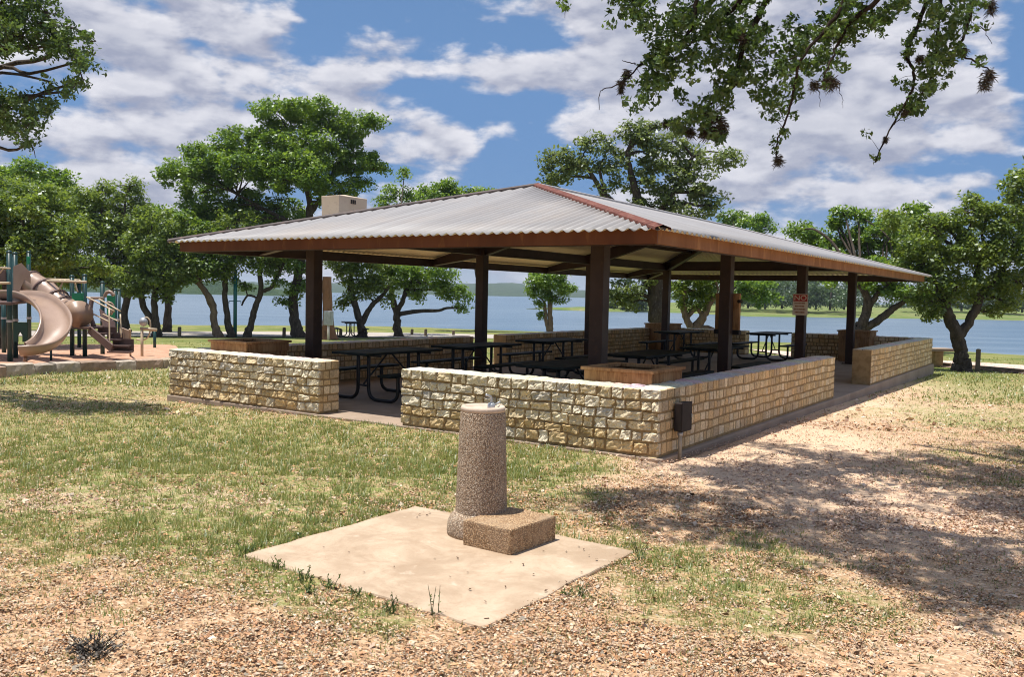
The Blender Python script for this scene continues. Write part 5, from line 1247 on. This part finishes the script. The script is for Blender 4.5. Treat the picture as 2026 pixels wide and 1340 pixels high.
# ------------------------------------------------------------------ trees on the far bank
def far_tree(name, label, c, h, w, leaf, rng):
    t = empty(name, c, label, 'tree', 'trees on the far bank'); b = MB()
    b.tube([(c[0],c[1],c[2]-.3),(c[0]+.1,c[1],c[2]+h*.3),(c[0]+.2,c[1],c[2]+h*.7)], [.28,.2,.08], 7, True, .1); b.build('trunk', M['bark'], t, 0, True)
    w = w*1.45; n = 84; u = rng.normal(size=(n,3)); u /= np.linalg.norm(u,axis=1,keepdims=True); u *= (.3+.7*rng.random(n)**.4)[:,None]
    C = c+np.array([0,0,h*.45])+u*np.array([w*.5,w*.5,h*.44]); V, cl_ = leaves(C, np.full(n, h*.14), 46, .24); np_mesh('crown', V, 4, M[leaf], t, cl_)
    return t
rng = np.random.default_rng(5)
def farpt(px, d): 
    p = CAM + d*(FH+RT*(px-IW/2)/F); return p
fl = [(1440,196,8.5,9,'rounded pale green tree behind the yellow green oak foliage'),(1478,205,7.0,8,'far bank tree seen just right of the second post, nearest the spit'),(1512,192,7.8,9,'far bank tree halfway between the second post and the sign'),(1545,204,7.4,8,'far bank tree left of the red and white sign'),
      (1572,196,8.2,9,'far bank tree hidden partly by the sign post'),(1612,200,7.4,9,'dark blue green far bank tree right of the sign'),(1640,190,8.0,10,'dense far bank tree midway between the last two posts'),(1668,204,7.2,8,'far bank tree left of the last post'),(1820,215,7.2,10,'far bank tree under the right eave tip'),
      (1860,225,6.6,9,'far bank tree left of the right oak trunk'),(1900,220,6.8,9,'far bank tree framed in the fork of the right oak'),(1945,222,7.0,10,'far bank tree right of the right oak trunk'),(1985,216,7.4,10,'far bank tree above the timber post'),(2020,214,7.8,10,'far bank tree at the right edge of the lake view')]
for i, (px, d, h, w, l) in enumerate(fl):
    c = farpt(px, d); c[2] = np.interp(px, [1190,1300,1450,1900],[-1.0,-.6,.1,.35])-.2; far_tree('far_tree', l, c, h, w, 'leaf_far', rng)
for px, h, l in [(1215,4.0,'small tree on the low spit at its tip'),(1262,4.4,'taller small tree on the low spit left of the thick oak trunk')]:
    c = farpt(px, 196); c[2] = -1.1; far_tree('far_tree', l, c, h, 5, 'leaf_far', rng)
# far-off wood behind them
Cs = []; 
for px in np.arange(1340, 2600, 9): 
    c = farpt(px, 262+rng.uniform(-12,12)); Cs.append((c[0],c[1],-.2+rng.uniform(0,2.4))); Cs.append((c[0],c[1],2.8+rng.uniform(0,3.0)))
V, cl_ = leaves(np.array(Cs), np.full(len(Cs), 2.6), 60, .42); tag(np_mesh('far_wood', V, 4, M['leaf_far'], None, cl_), 'dark line of distant woodland behind the far bank', 'woodland', kind='stuff')

# ------------------------------------------------------------------ grass and litter on the lawn
padc = cc[:2]
def inpoly(x, y, poly):
    r = np.zeros(x.shape, bool); n = len(poly)
    for i in range(n):
        x1, y1_, x2, y2 = poly[i][0], poly[i][1], poly[(i+1)%n][0], poly[(i+1)%n][1]
        c = ((y1_ > y) != (y2 > y)) & (x < (x2-x1)*(y-y1_)/(y2-y1_+1e-12)+x1); r ^= c
    return r
play_poly = [G(*q)[:2] for q in [(-300,756),(-100,742),(0,734),(100,728),(200,724),(330,719),(352,712),(352,690),(330,684),(200,683),(0,683),(-300,690)]]
def scatter(n, d0, d1, rng, pw=1.0, edge=0.0):
    """points on the ground between two distances, spread evenly over the view"""
    t = rng.random(n)**pw; d = 1/(1/d0+(1/d1-1/d0)*t)
    s = (rng.random(n)*2-1)*.68*d
    x = CAM[0]+FH[0]*d+RT[0]*s; y = CAM[1]+FH[1]*d+RT[1]*s
    sl_ = rng.random(n)**2.2*.10*edge
    ok = ~((x > -8.42)&(x < .08)&(y > -.03)&(y < 18.4)) & ~inpoly(x+(x-padc[0])/1.0*sl_, y+(y-padc[1])/1.0*sl_, [p[:2] for p in pc]) & ~inpoly(x, y, play_poly)
    sh = np.interp(s, SH_S, SH_W)-d; ok &= sh > 9
    return x[ok], y[ok], d[ok]
rng = np.random.default_rng(77)
V = []; Cc = []
for (n, d0, d1, hmin, hmax, wd) in ((300000,3.4,9.5,.012,.042,.0034),(170000,5.5,13,.014,.045,.0048),(200000,8,20,.018,.05,.006),(100000,16,36,.03,.07,.014)):
    x, y, d = scatter(n, d0, d1, rng); g, p = masks(x, y)
    den = np.clip((g-.18)*1.5, 0.13, 1)*(1-.85*p); tuft = fbm(x*11, y*11, 123, 2); k = rng.random(len(x)) < den*np.clip((tuft-.30)*2.6, .05, 1)
    x, y, d, g = x[k], y[k], d[k], g[k]; z = tz(x, y)+.0
    n_ = len(x); h = rng.uniform(hmin, hmax, n_)*(.6+.8*g); az = rng.random(n_)*2*PI; ln = rng.uniform(.1,1.1,n_)*h
    side = np.stack([np.cos(az+1.57), np.sin(az+1.57), 0*az], 1)*(wd*rng.uniform(.6,1.3,n_))[:,None]; c = np.stack([x,y,z-.004],1)
    tip = c+np.stack([np.cos(az)*ln, np.sin(az)*ln, h], 1)
    V.append(np.stack([c-side, c+side, tip], 1).reshape(-1,3)); t = np.clip(.50+rng.normal(0,.22,n_)+.25*(fbm(x*1.5,y*1.5,9)-.5)*2, 0, 1); Cc.append(np.stack([t,t,t],1))
tag(np_mesh('grass', np.concatenate(V), 3, M['grass'], None, np.concatenate(Cc)), 'short patchy sunlit lawn grass', 'grass', kind='stuff')
V = []; Cc = []
pal = np.array([(.55,.345,.195),(.63,.435,.27),(.53,.28,.135),(.42,.225,.11),(.27,.155,.085),(.64,.49,.34),(.58,.335,.175),(.17,.105,.06),(.45,.33,.20),(.50,.27,.145),(.40,.34,.26),(.48,.40,.29),(.33,.24,.15)])
pink = np.array([(.62,.43,.31),(.70,.53,.40),(.52,.34,.24),(.58,.42,.30),(.38,.24,.17)])
for (n, d0, d1, s0, s1) in ((330000,3.4,7.5,.0035,.0125),(220000,6.5,13,.006,.016),(50000,12,26,.014,.032)):
    x, y, d = scatter(n, d0, d1, rng, 1.0, 1.0); g, p = masks(x, y)
    k = rng.random(len(x)) < np.clip(1.10-.85*g, .34, 1)*(1-.5*p)*np.clip((fbm(x*4,y*4,41,4)-.30)*3.4, .10, 1); x, y, d, g, p = x[k], y[k], d[k], g[k], p[k]; n_ = len(x)
    nr = rng.normal(size=(n_,3))*.38+[0,0,1]; nr /= np.linalg.norm(nr,axis=1,keepdims=True); a = np.cross(nr, rng.normal(size=(n_,3))); a /= np.linalg.norm(a,axis=1,keepdims=True); b = np.cross(nr, a)
    s = (rng.uniform(s0, s1, n_)*np.where(rng.random(n_) < .05, 2.1, 1.0))[:,None]; asp = rng.uniform(.35,.75,n_)[:,None]; c = np.stack([x,y,tz(x,y)+rng.uniform(.002,.014,n_)],1)
    V.append(np.stack([c-a*s, c-b*s*asp+nr*s*.2, c+a*s, c+b*s*asp+nr*s*.2],1).reshape(-1,3))
    col = pal[rng.integers(0,len(pal),n_)]; pk = pink[rng.integers(0,len(pink),n_)]; m_ = (rng.random(n_) < p)[:,None]; Cc.append(np.where(m_, pk, col)*rng.uniform(.75,1.15,n_)[:,None])
tag(np_mesh('leaf_litter', np.concatenate(V), 4, M['litter'], None, np.concatenate(Cc)), 'tan wood chips and fallen oak leaves over the bare ground', 'leaf litter', kind='stuff')
# fallen bits on the pad
V = []; Cc = []
for px, py in [(1010,1120),(1035,1125),(1080,1178),(1120,1160),(1150,1140),(860,1112),(905,1112),(925,1140),(780,1130),(1075,1098),(1120,1098),(1155,1095),(1145,1088),(1165,1107),(830,1025),(838,1018),(845,1026),(850,1021),(825,1030),(960,1200),(1000,1170),(690,1100),(720,1140),(640,1090),(1180,1115),(1055,1145),(890,1150),(930,1175)]:
    g = G(px, py); a = RNG.random()*6.28; s = RNG.uniform(.008,.015); u = np.array([math.cos(a),math.sin(a),.15])*s; v = np.array([-math.sin(a),math.cos(a),.1])*s*.6; c = np.array([g[0],g[1],.006])
    V += [c-u,c-v+[0,0,.004],c+u+[0,0,.003],c+v+[0,0,.005]]; Cc.append((.10,.06,.035))
tag(np_mesh('pad_debris', np.array(V), 4, M['litter'], None, np.array(Cc)), 'small dark leaf scraps lying on the concrete pad', 'leaf litter', kind='stuff')

# weeds
padX = [cc+(p-cc)*1.03 for p in pc]
def weed(px, py, h, n, label, mat='weed', spread=.05, dry=False, name='weed'):
    g = G(px, py)
    for _ in range(60):
        if dry or not inpoly(np.array([g[0]]), np.array([g[1]]), [p[:2] for p in padX])[0]: break
        dv_ = g[:2]-padc; g[:2] = g[:2]+.02*dv_/np.linalg.norm(dv_)
    e = empty(name, g, label, 'weed', 'weeds round the concrete pad' if not dry else None); V = []; cl = []; st = MB()
    for k in range(n):
        a = RNG.random()*6.28; o = RNG.normal(size=2)*spread*.35; L = h*.75*RNG.uniform(.4,1.1); tip = np.array([g[0]+o[0]+math.cos(a)*spread*.8, g[1]+o[1]+math.sin(a)*spread*.8, g[2]+L]); b0 = np.array([g[0]+o[0], g[1]+o[1], g[2]-.01])
        st.tube([b0, (b0+tip)/2+[0,0,.1*L], tip], [.0025,.002,.001], 4)
        for j in range(7 if not dry else 10):
            t = RNG.uniform(.15,1); p = b0+(tip-b0)*t; dv = RNG.normal(size=3)*.7+[0,0,.5 if not dry else .1]; dv /= np.linalg.norm(dv); s = np.cross(dv, RNG.normal(size=3)); s /= np.linalg.norm(s); l_ = RNG.uniform(.010,.026)
            V += [p, p+dv*l_*.5+s*l_*.22, p+dv*l_, p+dv*l_*.5-s*l_*.22]; q = RNG.uniform(.3,.9); cl.append((q,q,q) if not dry else (.17*q+.05,.15*q+.045,.12*q+.04))
    st.build('stem', M['weed_dry'] if dry else M['weed'], e); np_mesh('leaves', np.array(V), 4, M[mat], e, np.array(cl)); return e
for px, py, h, n, l in [(545,1128,.10,9,'low weed at the left corner of the pad'),(600,1150,.12,10,'leafy weed along the front left pad edge, nearest the left corner'),(652,1165,.10,9,'leafy weed midway along the front left pad edge'),(610,1175,.08,10,'broad weed in the mulch left of the pad edge'),
        (705,1180,.08,8,'small weed right of the middle of the front left pad edge'),(770,1212,.10,12,'bushy weed close to the front corner of the pad'),(855,1190,.22,3,'tall thin stems standing by the front corner of the pad'),(600,1105,.18,2,'thin reddish stalk at the left pad edge'),
        (1248,1098,.11,8,'upright weed at the right corner of the pad'),(1262,1112,.08,7,'low weed just outside the right corner of the pad'),(1150,1180,.10,7,'upright weed below the right front pad edge'),(1120,1180,.07,6,'low weed touching the right front pad edge'),(700,1080,.07,9,'weed growing at the back left pad edge'),
        (540,1095,.07,9,'grass weed beside the left tip of the pad'),(1830,1315,.10,2,'lone thin stem in the mulch at the lower right')]:
    weed(px, py, h, n, l)
weed(182,1296,.10,46,'grey dry weed clump on the mulch at the lower left','weed_dry',.12,True,'dry_weed')['category'] = 'weed'

# ------------------------------------------------------------------ the air between here and the far shore
def haze():
    mt = bpy.data.materials.new('haze_air'); mt.use_nodes = True; nt = mt.node_tree; nt.nodes.clear(); t = NT(nt)
    out = nt.nodes.new('ShaderNodeOutputMaterial')
    v = t.n('ShaderNodeVolumePrincipled', {'Color': (.72,.82,.95,1), 'Density': HAZE, 'Anisotropy': .2})
    nt.links.new(v.outputs[0], out.inputs[1])
    b = MB(); b.box((-3600,-60,-6.4),(2600,3400,44)); o = b.build('haze', mt); tag(o, 'thin blue summer haze over the lake', 'haze', kind='stuff')
HAZE = .00022
haze()
# ------------------------------------------------------------------ render settings
S.view_settings.view_transform = 'Standard'; S.view_settings.look = 'None'; S.view_settings.exposure = .65; S.view_settings.gamma = 1.0
S.render.engine = 'CYCLES'; S.cycles.use_denoising = True; S.cycles.denoiser = 'OPENIMAGEDENOISE'
S.cycles.pixel_filter_type = 'BLACKMAN_HARRIS'; S.cycles.filter_width = 1.05; S.cycles.max_bounces = 8; S.cycles.diffuse_bounces = 6; S.cycles.transmission_bounces = 4; S.cycles.sample_clamp_indirect = 6
